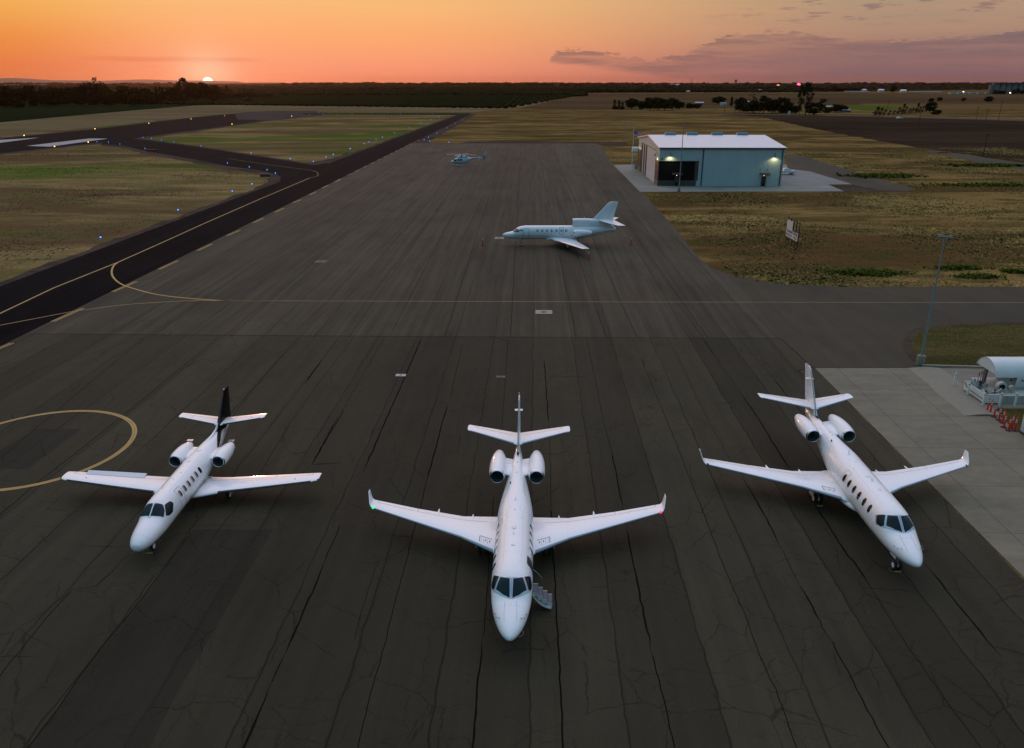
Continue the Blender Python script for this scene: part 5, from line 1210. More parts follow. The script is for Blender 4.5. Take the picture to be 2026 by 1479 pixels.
# white pickup behind the hangar
def pickup(loc, rz, lab, cmat, name='pickup_truck', cat='pickup truck', bed=True):
    t = empty(name, loc, rz, lab, cat)
    L = 5.4; Wd = .95
    prof = [(0, .5), (0, .95), (.15, 1.05), (1.3, 1.12), (1.9, 1.75), (3.2, 1.78), (3.45, 1.12), (L, 1.12), (L, .5)] if bed else [(0, .45), (0, .80), (1.1, .95), (1.8, 1.42), (3.3, 1.45), (4.2, 1.0), (4.7, .95), (4.7, .45)]
    m = MB(); n = len(prof)
    for s_ in (-1, 1): pass
    rows = [[(s_ * (Wd if z < 1.15 else Wd * .84), y, z) for (y, z) in prof] for s_ in (-1, 1)]
    m.grid(rows, close=True); m.f += [tuple(range(n)), tuple(range(n, 2 * n))]
    m.build('body', cmat, t, ang=25)
    w0 = 1.45 if bed else 1.25; zt = 1.72 if bed else 1.40; zb = 1.2 if bed else 1.02; y2 = 3.28 if bed else 3.75
    for s_ in (-1, 1):
        MB().add([(s_ * (Wd * .92 + .01), w0 + .25, zb), (s_ * (Wd * .92 + .01), y2 - .08, zb), (s_ * (Wd * .86 + .01), y2 - (.15 if bed else .5), zt - .04), (s_ * (Wd * .86 + .01), w0 + .55, zt - .04)], [(0, 1, 2, 3)]).build('side_window', GLASS, t, smooth=False)
        for yy in (1.0, 4.2 if bed else 3.7):
            wh = MB().lathe([(-.11, .2), (-.11, .33), (0, .36), (.11, .33), (.11, .2)], (s_ * (Wd - .05), yy, .36), axis='x', n=20).build('wheel', RUB, t)
            MB().lathe([(-.112, .01), (-.112, .2), (.112, .2), (.112, .01)], (s_ * (Wd - .05), yy, .36), axis='x', n=14).build('rim', ALU, wh)
    MB().add([(-.7, w0 - .07, zb + .03), (.7, w0 - .07, zb + .03), (.66, w0 + .36, zt - .04), (-.66, w0 + .36, zt - .04)], [(0, 1, 2, 3)]).build('windscreen', GLASS, t, smooth=False)
    for s_ in (-1, 1): MB().box(s_ * .62 - .15, s_ * .62 + .15, -.02, .03, .72, .88).build('headlight', ALU, t, smooth=False)
    MB().box(-.93, .93, -.08, .06, .42, .62).build('bumper', DARKL, t, smooth=False)
    return t
pk = pickup((67.9, 209, 0.01), R(90), 'white pickup truck parked behind the right end of the hangar', pm('car_white', (.62, .68, .70), .3, coat=.5)); pk.location = (G(1572, 345).x, G(1572, 345).y, .01)
p = G(1787, 235); c1_ = pickup((p.x, p.y, 0), R(88), 'white car driving on the country road past the ploughed field', pm('car_white2', (.5, .6, .62), .3, coat=.5), 'parked_car', 'car', False)
p = G(665, 200.4); pickup((p.x, p.y, 0), R(80), 'white pickup truck on the track beyond the runway', pm('car_white3', (.6, .6, .6), .3), bed=True)
p = G(1866, 304.5); t = empty('road_barrier', (p.x, p.y, 0), R(-30), 'small red and white barrier at the end of the side road', 'barrier')
MB().box(-2.2, 2.2, -.08, .08, .35, .75).build('board', pm('barrier_red', (.45, .03, .02), .5), t, smooth=False)
for xx in (-1.8, 1.8): MB().box(xx - .05, xx + .05, -.3, .3, 0, .9).build('stand', pm('barrier_white', (.6, .6, .6), .5), t, smooth=False)

# ------------------------------------------------------------------ field sign (L-shaped board on posts)
SA, SB = G(1554.4, 480), G(1576.4, 492.5)
dx_, dy_ = SB.x - SA.x, SB.y - SA.y; SL = math.hypot(dx_, dy_)
sg = empty('field_sign', (SA.x, SA.y, 0), math.atan2(dy_, dx_), 'white L-shaped transient parking sign on five brown posts in the dry grass', 'sign')
SW = pm('sign_white', (.66, .60, .60), .6, var=.04)
m = MB(); w_, h0, h1, h2 = SL, 1.15, 2.35, 3.75
ol = [(-.12, h0), (w_ - .05, h0), (w_ - .05, h1), (w_ * .47, h1), (w_ * .47, h2), (-.12, h2)]
m.add([(x, -.10, z) for x, z in ol] + [(x, -.06, z) for x, z in ol], [(0, 1, 2, 3, 4, 5), (11, 10, 9, 8, 7, 6)] + [(i, (i + 1) % 6, 6 + (i + 1) % 6, 6 + i) for i in range(6)])
m.build('board', SW, sg, smooth=False)
for k in range(5): MB().box(w_ * k / 4 - .06, w_ * k / 4 + .06, -.055, .06, -.05, 4.15).build('post', pm('brown_wood_post', (.045, .022, .014), .85), sg, smooth=False)
SK = pm('sign_text_black', (.03, .03, .03), .6)
ts = w_ / 5.2
text_mesh('Transient Parking', ts * .66, 'lettering', SK, sg, Matrix.Translation((.15, -.11, 1.95)) @ RX)
text_mesh('Short Term', ts * .50, 'lettering', SK, sg, Matrix.Translation((.12, -.11, 1.42)) @ RX)
text_mesh('Hq', ts * .52, 'lettering', SK, sg, Matrix.Translation((w_ * .66, -.11, 1.42)) @ RX)
m = MB().box(w_ * .86, w_ * .86 + .07, -.118, -.102, 1.32, 1.85).box(w_ * .80, w_ * .90, -.118, -.103, 1.32, 1.40); m.build('arrow', SK, sg, smooth=False)

# ------------------------------------------------------------------ fuel tank and its fittings
TW = pm('tank_white_paint', (.66, .68, .66), .35, coat=.3, var=.06, vs=1.2)
ft = empty('fuel_tank', (38.0, 57.5, 0), 0, 'big white horizontal fuel tank with open cut-away end at the right edge', 'fuel tank')
Rr, cz, cy_, tx0, tx1 = 1.45, 1.5, 2.9, 1.45, 3.25
def ring(a, x, r=Rr): return (x, cy_ + r * math.sin(a), cz + r * math.cos(a))
MB().grid([[ring(a, x) for x in (tx1, 14.0)] for a in np.linspace(0, 2 * math.pi, 65)]).build('tank_shell', TW, ft, ang=60)
cutf, cutb = math.acos(.22 / Rr), math.acos(.5 / Rr)
MB().grid([[ring(a, x) for x in (tx0, tx1 + .001)] for a in np.linspace(-cutf, cutb, 40)]).build('hood', TW, ft, ang=60)
ed = [ring(a, tx0) for a in np.linspace(-cutb, cutb, 33)]
m = MB(); m.add(ed, [tuple(range(33))]); m.build('end_plate', TW, ft, smooth=False)
MB().grid([[ring(a, tx0 - .015), ring(a, tx0 - .015, Rr - .05)] for a in np.linspace(-cutb, cutb, 33)]).build('hood_rim', pm('rim_grey', (.45, .46, .44), .5), ft, smooth=False)
MB().add([ring(a, tx1 - .01) for a in np.linspace(0, 2 * math.pi, 49)[:-1]], [tuple(range(48))]).build('inner_bulkhead', pm('bulkhead_cream', (.40, .39, .33), .5, var=.08), ft, smooth=False)
MB().box(1.2, 14, .12, 4.3, .0, .66).build('tank_skirt', pm('skirt_grey', (.36, .36, .32), .6, var=.08), ft, smooth=False)
for xx in (1.9, 4.3, 6.7): MB().box(xx, xx + .03, .108, .118, .03, .64).build('skirt_seam', GREYL, ft, smooth=False)
m = MB(); m.box(.0, .06, -.05, 3.0, .12, .85).box(.061, 1.19, -.05, .01, .12, .85).box(.061, 1.19, 2.94, 3.0, .12, .85).box(.061, 1.19, .011, 2.939, .12, .18); m.build('spill_tray', TW, ft, smooth=False)
MB().path([(-.03, .1, .40), (-.03, 2.3, .42), (-.03, 2.75, .62), (-.03, 2.8, .9)], .022).build('hose', RUB, ft)
CAB = pm('equipment_cream', (.40, .39, .33), .5, var=.1)
MB().box(1.9, tx1 - .02, 1.75, 1.87, .70, 1.85).build('equipment_panel', CAB, ft, smooth=False)
hr = MB().lathe([(0, .01), (.0, .36), (.02, .40), (.38, .42), (.40, .39), (.40, .01)], (1.75, .75, 1.15), axis='y', n=24).build('hose_reel', CAB, ft)
MB().lathe([(-.012, .01), (-.012, .24)], (1.72, .75, 1.17), axis='y', n=20).build('reel_hub', GLASS, hr)
MB().lathe([(0, .01), (0, .24), (.3, .24), (.3, .01)], (2.65, .8, 1.0), axis='y', n=18).build('filter_cover', CAB, ft)
PMT = [pm('pump_metal_%s' % n_, c_, .4, .5, var=.2) for n_, c_ in (('grey', (.16, .18, .18)), ('dark', (.04, .045, .045)), ('pale', (.38, .40, .38)))]
for i in range(26):
    x = random.uniform(.15, 1.3); y = random.uniform(.3, 2.7); z = random.uniform(.3, 1.0)
    MB().tube((x, y, z), (x + random.uniform(-.4, .4), y + random.uniform(-.4, .4), z + random.uniform(-.2, .45)), random.choice((.03, .05, .09)), n=8).build('pipe', PMT[i % 3], ft)
for (x, y) in ((.55, 2.2), (.95, 2.5)):
    MB().tube((x, y, .9), (x, y, 1.65), .03).build('vent_pipe', STEEL, ft); MB().tube((x, y, 1.65), (x + .03, y, 1.95), .06, .04).build('red_handle', pm('valve_red', (.28, .06, .04), .5), ft)
MB().box(1.35, 1.5, 2.6, 2.95, .66, 2.0).build('support_post', pm('support_brown', (.10, .09, .075), .7), ft, smooth=False)
for x in (5.0, 6.6):
    MB().tube((x, cy_, cz + Rr - .03), (x, cy_, cz + Rr + .22), .05).lathe([(.2, .16), (.32, .16), (.34, .01)], (x, cy_, cz + Rr), axis='z', n=12).build('vent_cap', pm('vent_teal', (.20, .36, .38), .5), ft)
MB().box(5.35, 5.5, 2.75, 3.0, cz + Rr, cz + Rr + .12).build('red_valve', pm('valve_red2', (.35, .03, .03), .5), ft, smooth=False)
MB().lathe([(0, .01), (0, .09), (.02, .10)], (3.0, 1.735, 1.40), axis='y', n=14).build('gauge', DARKL, ft)
MB().box(2.6, 2.8, 1.73, 1.748, 1.62, 1.80).build('red_tag', pm('tag_red', (.45, .02, .03), .5), ft, smooth=False)
text_mesh('FLAMMABLE', .26, 'lettering', DARKL, ft, Matrix.Translation((3.62, cy_ - Rr - .012, cz - .12)) @ RX)
# bollards
BW = pm('bollard_white', (.62, .64, .62), .5, var=.08)
bd = [(1886.5, 762.8), (1913.3, 782.5), (1943.7, 803.8), (1976.6, 803.8), (2006.6, 804), (1946, 757)]
labs = ['white bollard, leftmost by the fuel tank on the berm', 'white bollard at the left end of the spill tray', 'white bollard at the near corner of the spill tray', 'white bollard in front of the tank beside the red posts', 'rightmost white bollard in front of the tank skirt', 'white bollard behind the pump pipework under the hood']
for q, lb in zip(bd, labs):
    p = G(*q); t = empty('bollard', (p.x, p.y, 0), 0, lb, 'bollard', 'white bollards round the fuel tank')
    MB().lathe([(0, .085), (1.12, .085), (1.18, .06), (1.2, .01)], axis='z', n=14).build('post', BW, t)
    MB().lathe([(1.00, .088), (1.05, .088)], axis='z', n=14).build('cap_band', pm('bollard_red_mark', (.2, .06, .05), .6), t)
    MB().lathe([(0, .13), (.03, .13), (.03, .086)], axis='z', n=14).build('foot_plate', CONC_P, t)
p = G(2017.4, 853); t = empty('equipment_cabinet', (p.x, p.y - 1.6, 0), 0, 'white ribbed cabinet at the right edge below the fuel tank', 'cabinet')
MB().box(0, 2.2, 0, 1.6, .1, 2.3).build('cabinet_body', ribbed('cabinet_ribs', (.60, .62, .60), .2, 0), t, smooth=False)
MB().box(-.05, 2.25, -.05, 1.65, 2.3, 2.36).build('lid', BW, t, smooth=False)
MB().box(.05, 2.15, .05, 1.55, 0, .1).build('plinth', CONC_P, t, smooth=False)

# ------------------------------------------------------------------ taxiway / runway lights
BLUE = pm('blue_lens', (.0, .08, .4), .3, emis=(.02, .22, 1), es=4); AMB = pm('amber_lens', (.4, .25, .02), .3, emis=(1, .62, .10), es=8)
def edge_light(mat, s=1.0):
    t = empty('edge_light')
    MB().lathe([(0, .10 * s), (.03, .10 * s), (.05, .03 * s), (.3, .03 * s)], axis='z', n=8).build('stem', pm('light_stem', (.3, .25, .08), .6), t)
    MB().lathe([(.3, .09 * s), (.40, .11 * s), (.50, .08 * s), (.54, .01)], axis='z', n=8).build('lens', mat, t); return t
lb_ = edge_light(BLUE, 1.0); la_ = edge_light(AMB, 1.6)
def zp(lst, ox, oy, s): return [(ox + a / s, oy + b / s) for a, b in lst]
c5a = zp([(578, 647), (1021, 488), (1331, 378), (1443, 337)], 0, 250, 2.894)
c5b = zp([(556, 92), (622, 94), (687, 105), (831, 131), (1303, 215), (1428, 238), (1530, 255), (1578, 274)], 0, 250, 2.894)
c5c = zp([(819, 66), (869, 73), (925, 82), (995, 92), (1152, 116), (1438, 158), (1662, 190), (1795, 206)], 0, 250, 2.894)
c5d = zp([(1867, 180), (1909, 166), (2006, 132)], 0, 250, 2.894)
c6a = zp([(876, 598), (988, 560), (1082, 525), (1115, 514), (1162, 497), (1205, 481), (1286, 452), (1384, 417), (1462, 388), (1528, 364), (1583, 344)], 400, 130, 3.377)
c6b = zp([(1483, 498), (1520, 509), (1512, 483), (1568, 454), (1637, 418), (1692, 388), (1738, 366), (1648, 515)], 400, 130, 3.377)
c6c = zp([(718, 327), (806, 325), (900, 325), (1003, 325), (1238, 314), (1130, 318), (1215, 324), (1323, 324), (1430, 324), (1540, 323), (1672, 312), (850, 318), (780, 317)], 400, 130, 3.377)
am = zp([(187, 542), (733, 490), (1148, 447), (1473, 413), (1733, 386), (1789, 453), (422, 628), (681, 594)], 0, 130, 3.896) + zp([(598, 338)], 400, 130, 3.377)
fb, fa = True, True
for lst, lab in ((c5a, 'blue edge light, %s along the left shoulder of the parallel taxiway'), (c5b, 'blue edge light, %s along the near side of the connector taxiway'), (c5c, 'blue edge light, %s along the far side of the connector taxiway'), (c5d + c6a, 'blue edge light, %s along the taxiway beyond the connector junction'), (c6b, 'blue edge light, %s in the corner between taxiway and far apron edge'), (c6c, 'blue edge light, %s along the distant crossing taxiway')):
    for i, q in enumerate(sorted(lst, key=lambda a: -a[1] if lst is not c6c else a[0])):
        o = lb_ if fb else copy_tree(lb_); fb = False
        p = G(*q); k = max(1.0, p.y / 260); o.location = (p.x, p.y, 0); o['label'] = lab % ordw(i); o['category'] = 'taxiway light'; o['group'] = 'blue taxiway edge lights'
for i, q in enumerate(am):
    o = la_ if fa else copy_tree(la_); fa = False
    p = G(*q); o.location = (p.x, p.y, 0); o['label'] = 'amber runway edge light, %s along the runway' % ordw(i); o['category'] = 'runway light'; o['group'] = 'amber runway edge lights'
for q, lab, cm_, wd in (((300.5, 301), 'dark red runway holding sign by the connector taxiway', (.20, .015, .015), 4.2), ((525, 351.5), 'dark guidance sign with tan top at the connector corner', (.03, .03, .04), 2.6)):
    p = G(*q); t = empty('guidance_sign', (p.x, p.y, 0), R(-3), lab, 'airfield sign')
    MB().box(-wd / 2, wd / 2, -.12, .12, .25, 1.0).build('sign_box', pm('gsign_%d' % int(q[0]), cm_, .5), t, smooth=False)
    MB().box(-wd / 2 - .05, wd / 2 + .05, -.16, .16, 1.0, 1.05).build('sign_cap', pm('sign_cap_tan', (.25, .14, .08), .5), t, smooth=False)
    for xx in (-wd / 2 + .3, wd / 2 - .3): MB().box(xx - .05, xx + .05, -.05, .05, 0, .25).build('leg', STEEL, t, smooth=False)

# ------------------------------------------------------------------ trees
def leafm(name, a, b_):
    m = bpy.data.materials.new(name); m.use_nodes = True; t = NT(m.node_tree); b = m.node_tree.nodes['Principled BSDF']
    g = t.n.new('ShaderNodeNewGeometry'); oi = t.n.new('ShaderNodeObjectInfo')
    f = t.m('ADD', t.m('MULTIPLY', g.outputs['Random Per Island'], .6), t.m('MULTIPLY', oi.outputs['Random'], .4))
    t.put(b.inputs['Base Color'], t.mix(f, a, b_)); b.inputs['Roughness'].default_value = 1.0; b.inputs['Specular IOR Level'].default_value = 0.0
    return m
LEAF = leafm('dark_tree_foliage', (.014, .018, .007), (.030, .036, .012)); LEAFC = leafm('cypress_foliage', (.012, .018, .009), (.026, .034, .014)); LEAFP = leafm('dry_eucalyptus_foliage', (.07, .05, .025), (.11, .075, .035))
BARK = pm('bark', (.05, .038, .028), .95, var=.2)
def crown_mesh(name, kind, seed):
    """unit tree: height 1, returns crown mesh + trunk mesh"""
    r = np.random.default_rng(seed)
    cl = []
    if kind == 'round':
        for i in range(52):
            a = r.uniform(0, 2 * np.pi); h = r.uniform(.20, .93); w_ = .44 * math.sin(math.pi * min(1, (h - .06) / .98)) ** .6
            q = w_ * math.sqrt(r.uniform(0.1, 1)) * .8; cl.append((q * math.cos(a), q * math.sin(a), h, r.uniform(.09, .17)))
    elif kind == 'cypress':
        for i in range(36):
            h = r.uniform(.08, .97); w_ = .17 * (1 - h) ** .55 + .015; a = r.uniform(0, 2 * np.pi); q = w_ * r.uniform(.2, 1) * .8
            cl.append((q * math.cos(a), q * math.sin(a), h, .05 + .05 * (1 - h)))
    elif kind == 'tall':
        for i in range(40):
            h = r.uniform(.22, .97); w_ = .24 + .10 * math.sin(h * 9 + seed); w_ *= math.sin(math.pi * min(1, (h - .05) / .98)) ** .5; a = r.uniform(0, 2 * np.pi); q = w_ * math.sqrt(r.uniform(.1, 1))
            cl.append((q * math.cos(a), q * math.sin(a), h, r.uniform(.05, .11)))
    elif kind == 'sparse':
        for i in range(24):
            h = r.uniform(.35, .97); a = r.uniform(0, 2 * np.pi); q = .30 * math.sqrt(r.uniform(.1, 1)) * math.sin(math.pi * min(1, (h - .2) / .85)) ** .5
            cl.append((q * math.cos(a), q * math.sin(a), h, r.uniform(.03, .07)))
    elif kind == 'lean':
        for i in range(30):
            h = r.uniform(.05, .97); a = r.uniform(0, 2 * np.pi); q = (.26 * (1 - h) + .05) * r.uniform(.2, 1)
            cl.append((q * math.cos(a) + h * .22, q * math.sin(a), h, r.uniform(.05, .09)))
    V = []; Fs = []
    per = 22 if kind != 'sparse' else 12
    for (x, y, z, s) in cl:
        d = r.normal(size=(per, 3)); d /= np.linalg.norm(d, axis=1)[:, None]; d *= (r.uniform(.3, 1.0, per) ** .5)[:, None] * s * np.array([1.15, 1.15, .85])
        for k in range(per):
            c_ = np.array([x, y, z]) + d[k]; u = r.normal(size=3); u /= np.linalg.norm(u); v_ = np.cross(u, r.normal(size=3)); v_ /= np.linalg.norm(v_)
            q = s * r.uniform(.22, .45); b0 = len(V)
            V += [c_ - u * q - v_ * q * .6, c_ + u * q - v_ * q * .6, c_ + u * q * .8 + v_ * q * .6, c_ - u * q * .8 + v_ * q * .6]; Fs.append((b0, b0 + 1, b0 + 2, b0 + 3))
    me = bpy.data.meshes.new(name); me.from_pydata([tuple(v) for v in V], [], Fs); me.update()
    me.materials.append(LEAF if kind in ('round', 'lean') else LEAFC if kind in ('cypress', 'tall') else LEAFP)
    m = MB(); top_ = .75 if kind != 'round' else .6
    m.tube((0, 0, 0), (.01, 0, top_ * .5), .028, .018, 7); m.tube((.01, 0, top_ * .5), (0, .01, top_), .018, .006, 7)
    for k in range(6):
        a = r.uniform(0, 6.28); h = r.uniform(.22, .55) * (1.2 if kind == 'sparse' else 1); m.tube((0, 0, h), (.2 * math.cos(a) * (.5 if kind in ('cypress', 'lean') else 1), .2 * math.sin(a) * (.5 if kind in ('cypress', 'lean') else 1), h + .22), .010, .004, 5)
    tm = bpy.data.meshes.new(name + '_trunk'); tm.from_pydata(m.v, [], m.f); tm.update(); tm.materials.append(BARK)
    return me, tm
TM = {k: [crown_mesh(k, k, 10 * i + j) for j in range(4 if k == 'round' else 2)] for i, k in enumerate(('round', 'cypress', 'tall', 'sparse', 'lean'))}
NAT = {'round': .84, 'cypress': .36, 'tall': .62, 'sparse': .62, 'lean': .5}
NMS = {'round': 'broadleaf_tree', 'cypress': 'cypress_tree', 'tall': 'tall_tree', 'sparse': 'sparse_tree', 'lean': 'windswept_tree'}
def tree(kind, px, by, ty, wpx, lab, group):
    p = G(px, by); h = Dz(px, ty, p.y)[1]; wm = wpx * p.y / 1640.
    if h < 1: h = 1
    me, tm = random.choice(TM[kind]); nm = NMS[kind]
    t = empty(nm, (p.x, p.y, 0), random.uniform(0, 6.28) if kind != 'lean' else 0, lab, 'tree', group)
    sx = wm * (1.18 if kind == 'round' else 1.05) / NAT[kind]; t.scale = (sx, sx, h)
    for n_, q in (('crown', me), ('trunk', tm)):
        o = bpy.data.objects.new(n_, q); col.objects.link(o); o.parent = t
front = [(9, 212.5, 191, 22), (19, 212, 193, 18), (37, 214, 195, 22), (70, 212, 190, 18), (89, 209, 188, 18), (105, 210, 185, 28), (113, 209, 188, 16), (121, 208, 190, 16), (130, 208, 188, 20), (160, 209, 185, 26), (190, 209, 193, 24), (212, 209, 188, 22), (226, 209, 184, 28), (253, 208.5, 170.5, 36), (271, 209, 190, 25), (291, 206, 188, 20), (309, 205.5, 186, 22), (341, 203.5, 186, 18), (353, 203.5, 187, 14), (367, 204, 191, 12), (422, 204.5, 190, 15), (492, 203.5, 195, 13)]
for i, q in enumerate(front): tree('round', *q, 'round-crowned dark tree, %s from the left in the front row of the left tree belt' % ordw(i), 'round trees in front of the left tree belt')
backr = [(12, 204, 171, 28), (31, 204, 176, 22), (42, 204, 177, 20), (62, 204, 169, 27), (75, 204, 178, 22), (95, 204, 179, 24), (107, 204, 173, 24), (117, 204, 175, 20), (143, 204, 172, 24), (156, 204, 172, 26), (172, 204, 168, 20), (203, 204, 165, 22), (216, 204, 176, 22), (232, 204, 180, 22), (288, 203, 175, 28), (303, 203, 182, 20), (330, 202, 180, 20), (342, 201, 173, 22), (353, 201, 171, 18), (380, 200, 163, 16), (388, 200, 165, 14), (404, 199, 163.8, 22), (415, 199, 176, 18), (427, 199, 169, 24), (440, 198, 182, 16), (466, 196, 186, 16), (478, 196, 183, 14), (497, 196, 180, 14), (508, 195, 186, 14), (520, 194, 186, 16), (533, 194, 187, 16), (546, 194, 188, 14)]
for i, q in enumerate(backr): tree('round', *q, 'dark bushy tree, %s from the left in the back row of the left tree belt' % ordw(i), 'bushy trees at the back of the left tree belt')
cyp = [(21, 203, 170, 8), (48, 203, 174, 8), (85, 203, 170, 9), (126, 203, 171, 9), (275, 203, 170, 9), (312, 202, 168, 8), (319, 202, 166, 8), (325, 202, 171, 8), (451, 196, 166.5, 12), (486, 194, 171.5, 5)]
for i, q in enumerate(cyp): tree('cypress', *q, 'narrow pointed tree, %s from the left in the left tree belt' % ordw(i), 'pointed trees in the left tree belt')
tree('tall', 192, 204, 153, 32, 'tallest ragged tree rising above the left tree belt', 'tall trees'); tree('sparse', 178, 204, 160, 20, 'thin ragged tree just left of the tallest left-hand tree', 'tall trees')
tree('tall', 366, 202, 155, 26, 'tall open-crowned tree just left of the setting sun', 'tall trees')
rightr = [(1250, 216, 194, 25), (1270, 217, 200, 16), (1286, 217, 193, 24), (1302, 217.5, 193.5, 27), (1315, 218, 195.6, 24), (1330, 217.5, 194, 20), (1344, 216.5, 200, 18), (1364, 215.5, 203.5, 16), (1379, 214.5, 205, 16), (1421.5, 207, 190.5, 25), (1464, 222, 192.5, 22), (1478, 223, 201, 24), (1492, 224, 198, 30), (1510, 224, 190, 22), (1528, 224, 196, 26), (1546, 223, 192, 28), (1559, 223, 203, 20), (1573, 225, 209, 22), (1611, 227, 202, 34), (1628, 204, 195, 11), (1637, 224, 213, 18), (1655, 222, 206, 20), (1669, 221, 208, 14), (1840, 222, 200.5, 20), (1852, 227, 217, 18), (1842, 201.5, 194, 9), (1858.6, 200, 192, 9), (1906, 200, 193, 8), (1955, 202, 190, 15), (1650, 182, 170, 10), (1767, 183, 169, 11)]
for i, q in enumerate(rightr): tree('round', *q, 'dark broad tree, %s from the left among the farm trees on the right' % ordw(i), 'broad trees round the farm on the right')
for i, q in enumerate([(1216, 216.5, 194.6, 10), (1224.6, 216.5, 196.6, 9), (1231, 216.5, 199, 9), (1447, 210, 189.5, 9)]): tree('cypress', *q, 'narrow pointed tree, %s from the left beside the farm' % ordw(i), 'pointed farm trees')
tree('tall', 1581, 226, 170, 13, 'slim tall dark tree left of the tallest farm tree', 'tall farm trees'); tree('tall', 1593, 227, 164.5, 22, 'tallest dark tree standing over the farm', 'tall farm trees')
tree('sparse', 1488, 223, 167, 22, 'pale brown thin-crowned tree above the farm trees', 'tall farm trees')
for i, q in enumerate([(1730, 229, 211, 14), (1739, 229, 213, 11), (1747, 228.5, 216, 9), (1757, 228, 218, 9), (1766, 227.5, 217, 9), (1775, 226.5, 212, 9), (1783, 226.5, 204.6, 10), (1789, 225.5, 210, 8), (1797, 225, 212, 8), (1803, 224.5, 211, 8), (1811, 224, 203.5, 10), (1817, 223, 210, 8), (1823, 222.5, 210, 7), (1830, 222, 212, 7)]):
    tree('lean', *q, 'windswept tree, %s from the left in the hedgerow by the country road' % ordw(i), 'windswept hedgerow trees')

# far woods and orchards: uncountable masses of crowns
def blob_field(name, pts, mat, lab, cat):
    """pts: (n,5) x,y,z,rx,rz"""
    bm = bmesh.new(); bmesh.ops.create_icosphere(bm, subdivisions=2, radius=1); V0 = np.array([v.co[:] for v in bm.verts]); F0 = np.array([[v.index for v in f.verts] for f in bm.faces]); bm.free()
    n = len(pts); nv = len(V0)
    jit = 1 + rng.normal(0, .22, (n, nv, 1))
    V = V0[None] * jit * np.stack([pts[:, 3], pts[:, 3], pts[:, 4]], 1)[:, None, :] + pts[:, None, :3]
    Fc = (F0[None] + (np.arange(n) * nv)[:, None, None]).reshape(-1, 3)
    o = npmesh(name, V.reshape(-1, 3), Fc, 3, mat)
    return tag(o, lab, cat, kind='stuff')
FARM = leafm('far_woods_foliage', (.015, .014, .007), (.030, .025, .012))
FARO = leafm('orchard_foliage', (.010, .014, .006), (.019, .024, .008))
L = []
def scatter(n, xa, xb, y0, y1, hmin, hmax, wf=.6, gap=None):
    """xa, xb: lateral range as tangent to axis"""
    y = rng.uniform(0, 1, n) ** .7 * (y1 - y0) + y0; x = rng.uniform(xa, xb, n) * y
    dens = np.sin(x * .004 + y * .0011) + np.sin(x * .0013 + 2) + rng.normal(0, .5, n)
    h = np.where(dens > 0, rng.uniform(hmin, hmax, n), rng.uniform(hmin * .6, hmin * 1.2, n))
    L.append(np.stack([x, y, h * .42, h * wf, h * .55], 1))
scatter(2300, -.68, .70, 5000, 9500, 8, 24, 1.2)
scatter(1500, -.70, -.10, 2300, 5000, 5, 10, 1.5)
scatter(700, .10, .42, 2300, 3600, 7, 15, 1.0)
scatter(500, .34, .70, 2700, 5000, 4, 8, 1.6)
blob_field('far_woods', np.concatenate(L), FARM, 'distant band of trees along the horizon', 'woods')
L = []
scatter(2200, -.34, .09, 1500, 2300, 4, 5.5, 1.2); scatter(2200, -.36, .10, 2300, 4200, 5, 7, 1.6)
scatter(500, .06, .36, 2050, 2350, 6, 10, .9)
blob_field('orchard', np.concatenate(L), FARO, 'dark orchard stretching behind the runway', 'orchard')
# planted rows in the near orchard
pts_ = []
a0, a1, a2, a3 = G(560, 199), G(945, 208), G(1130, 186.5), G(500, 190)
for xr in np.arange(-480, 130, 7.5):
    for y in np.arange(790, 1500, 7):
        x = xr + (y - 800) * .03
        lo = 870 + (x - (-240)) * -.32 if x < 0 else 790
        if y < max(800, 905 - (x + 270) * .38) or x > -35 + (y - 800) * .17 + 30: continue
        pts_.append((x + rng.normal(0, .4), y + rng.normal(0, .8), 1.0, 2.6, 1.5))
blob_field('vineyard_rows', np.array(pts_), FARO, 'green planted rows in the field beyond the straw strip', 'crop rows')
# distant mountains
rows = []
for px in np.linspace(-200, 560, 60):
    az_ = math.atan((px - CXP) / 1635.); d_ = 22500
    h = 50 + 62 * math.exp(-((px - 20) / 90) ** 2) + 34 * math.exp(-((px - 290) / 90) ** 2) + 6 * math.sin(px * .05)
    rows.append([(d_ * math.sin(az_), d_ * math.cos(az_), -20), (1.06 * d_ * math.sin(az_), 1.06 * d_ * math.cos(az_), h * (1 if px < 480 else .3)), (1.2 * d_ * math.sin(az_), 1.2 * d_ * math.cos(az_), -20)])
tag(MB().grid(rows).build('hills', pm('hazy_hill', (.16, .10, .07), 1.0)), kind='structure')

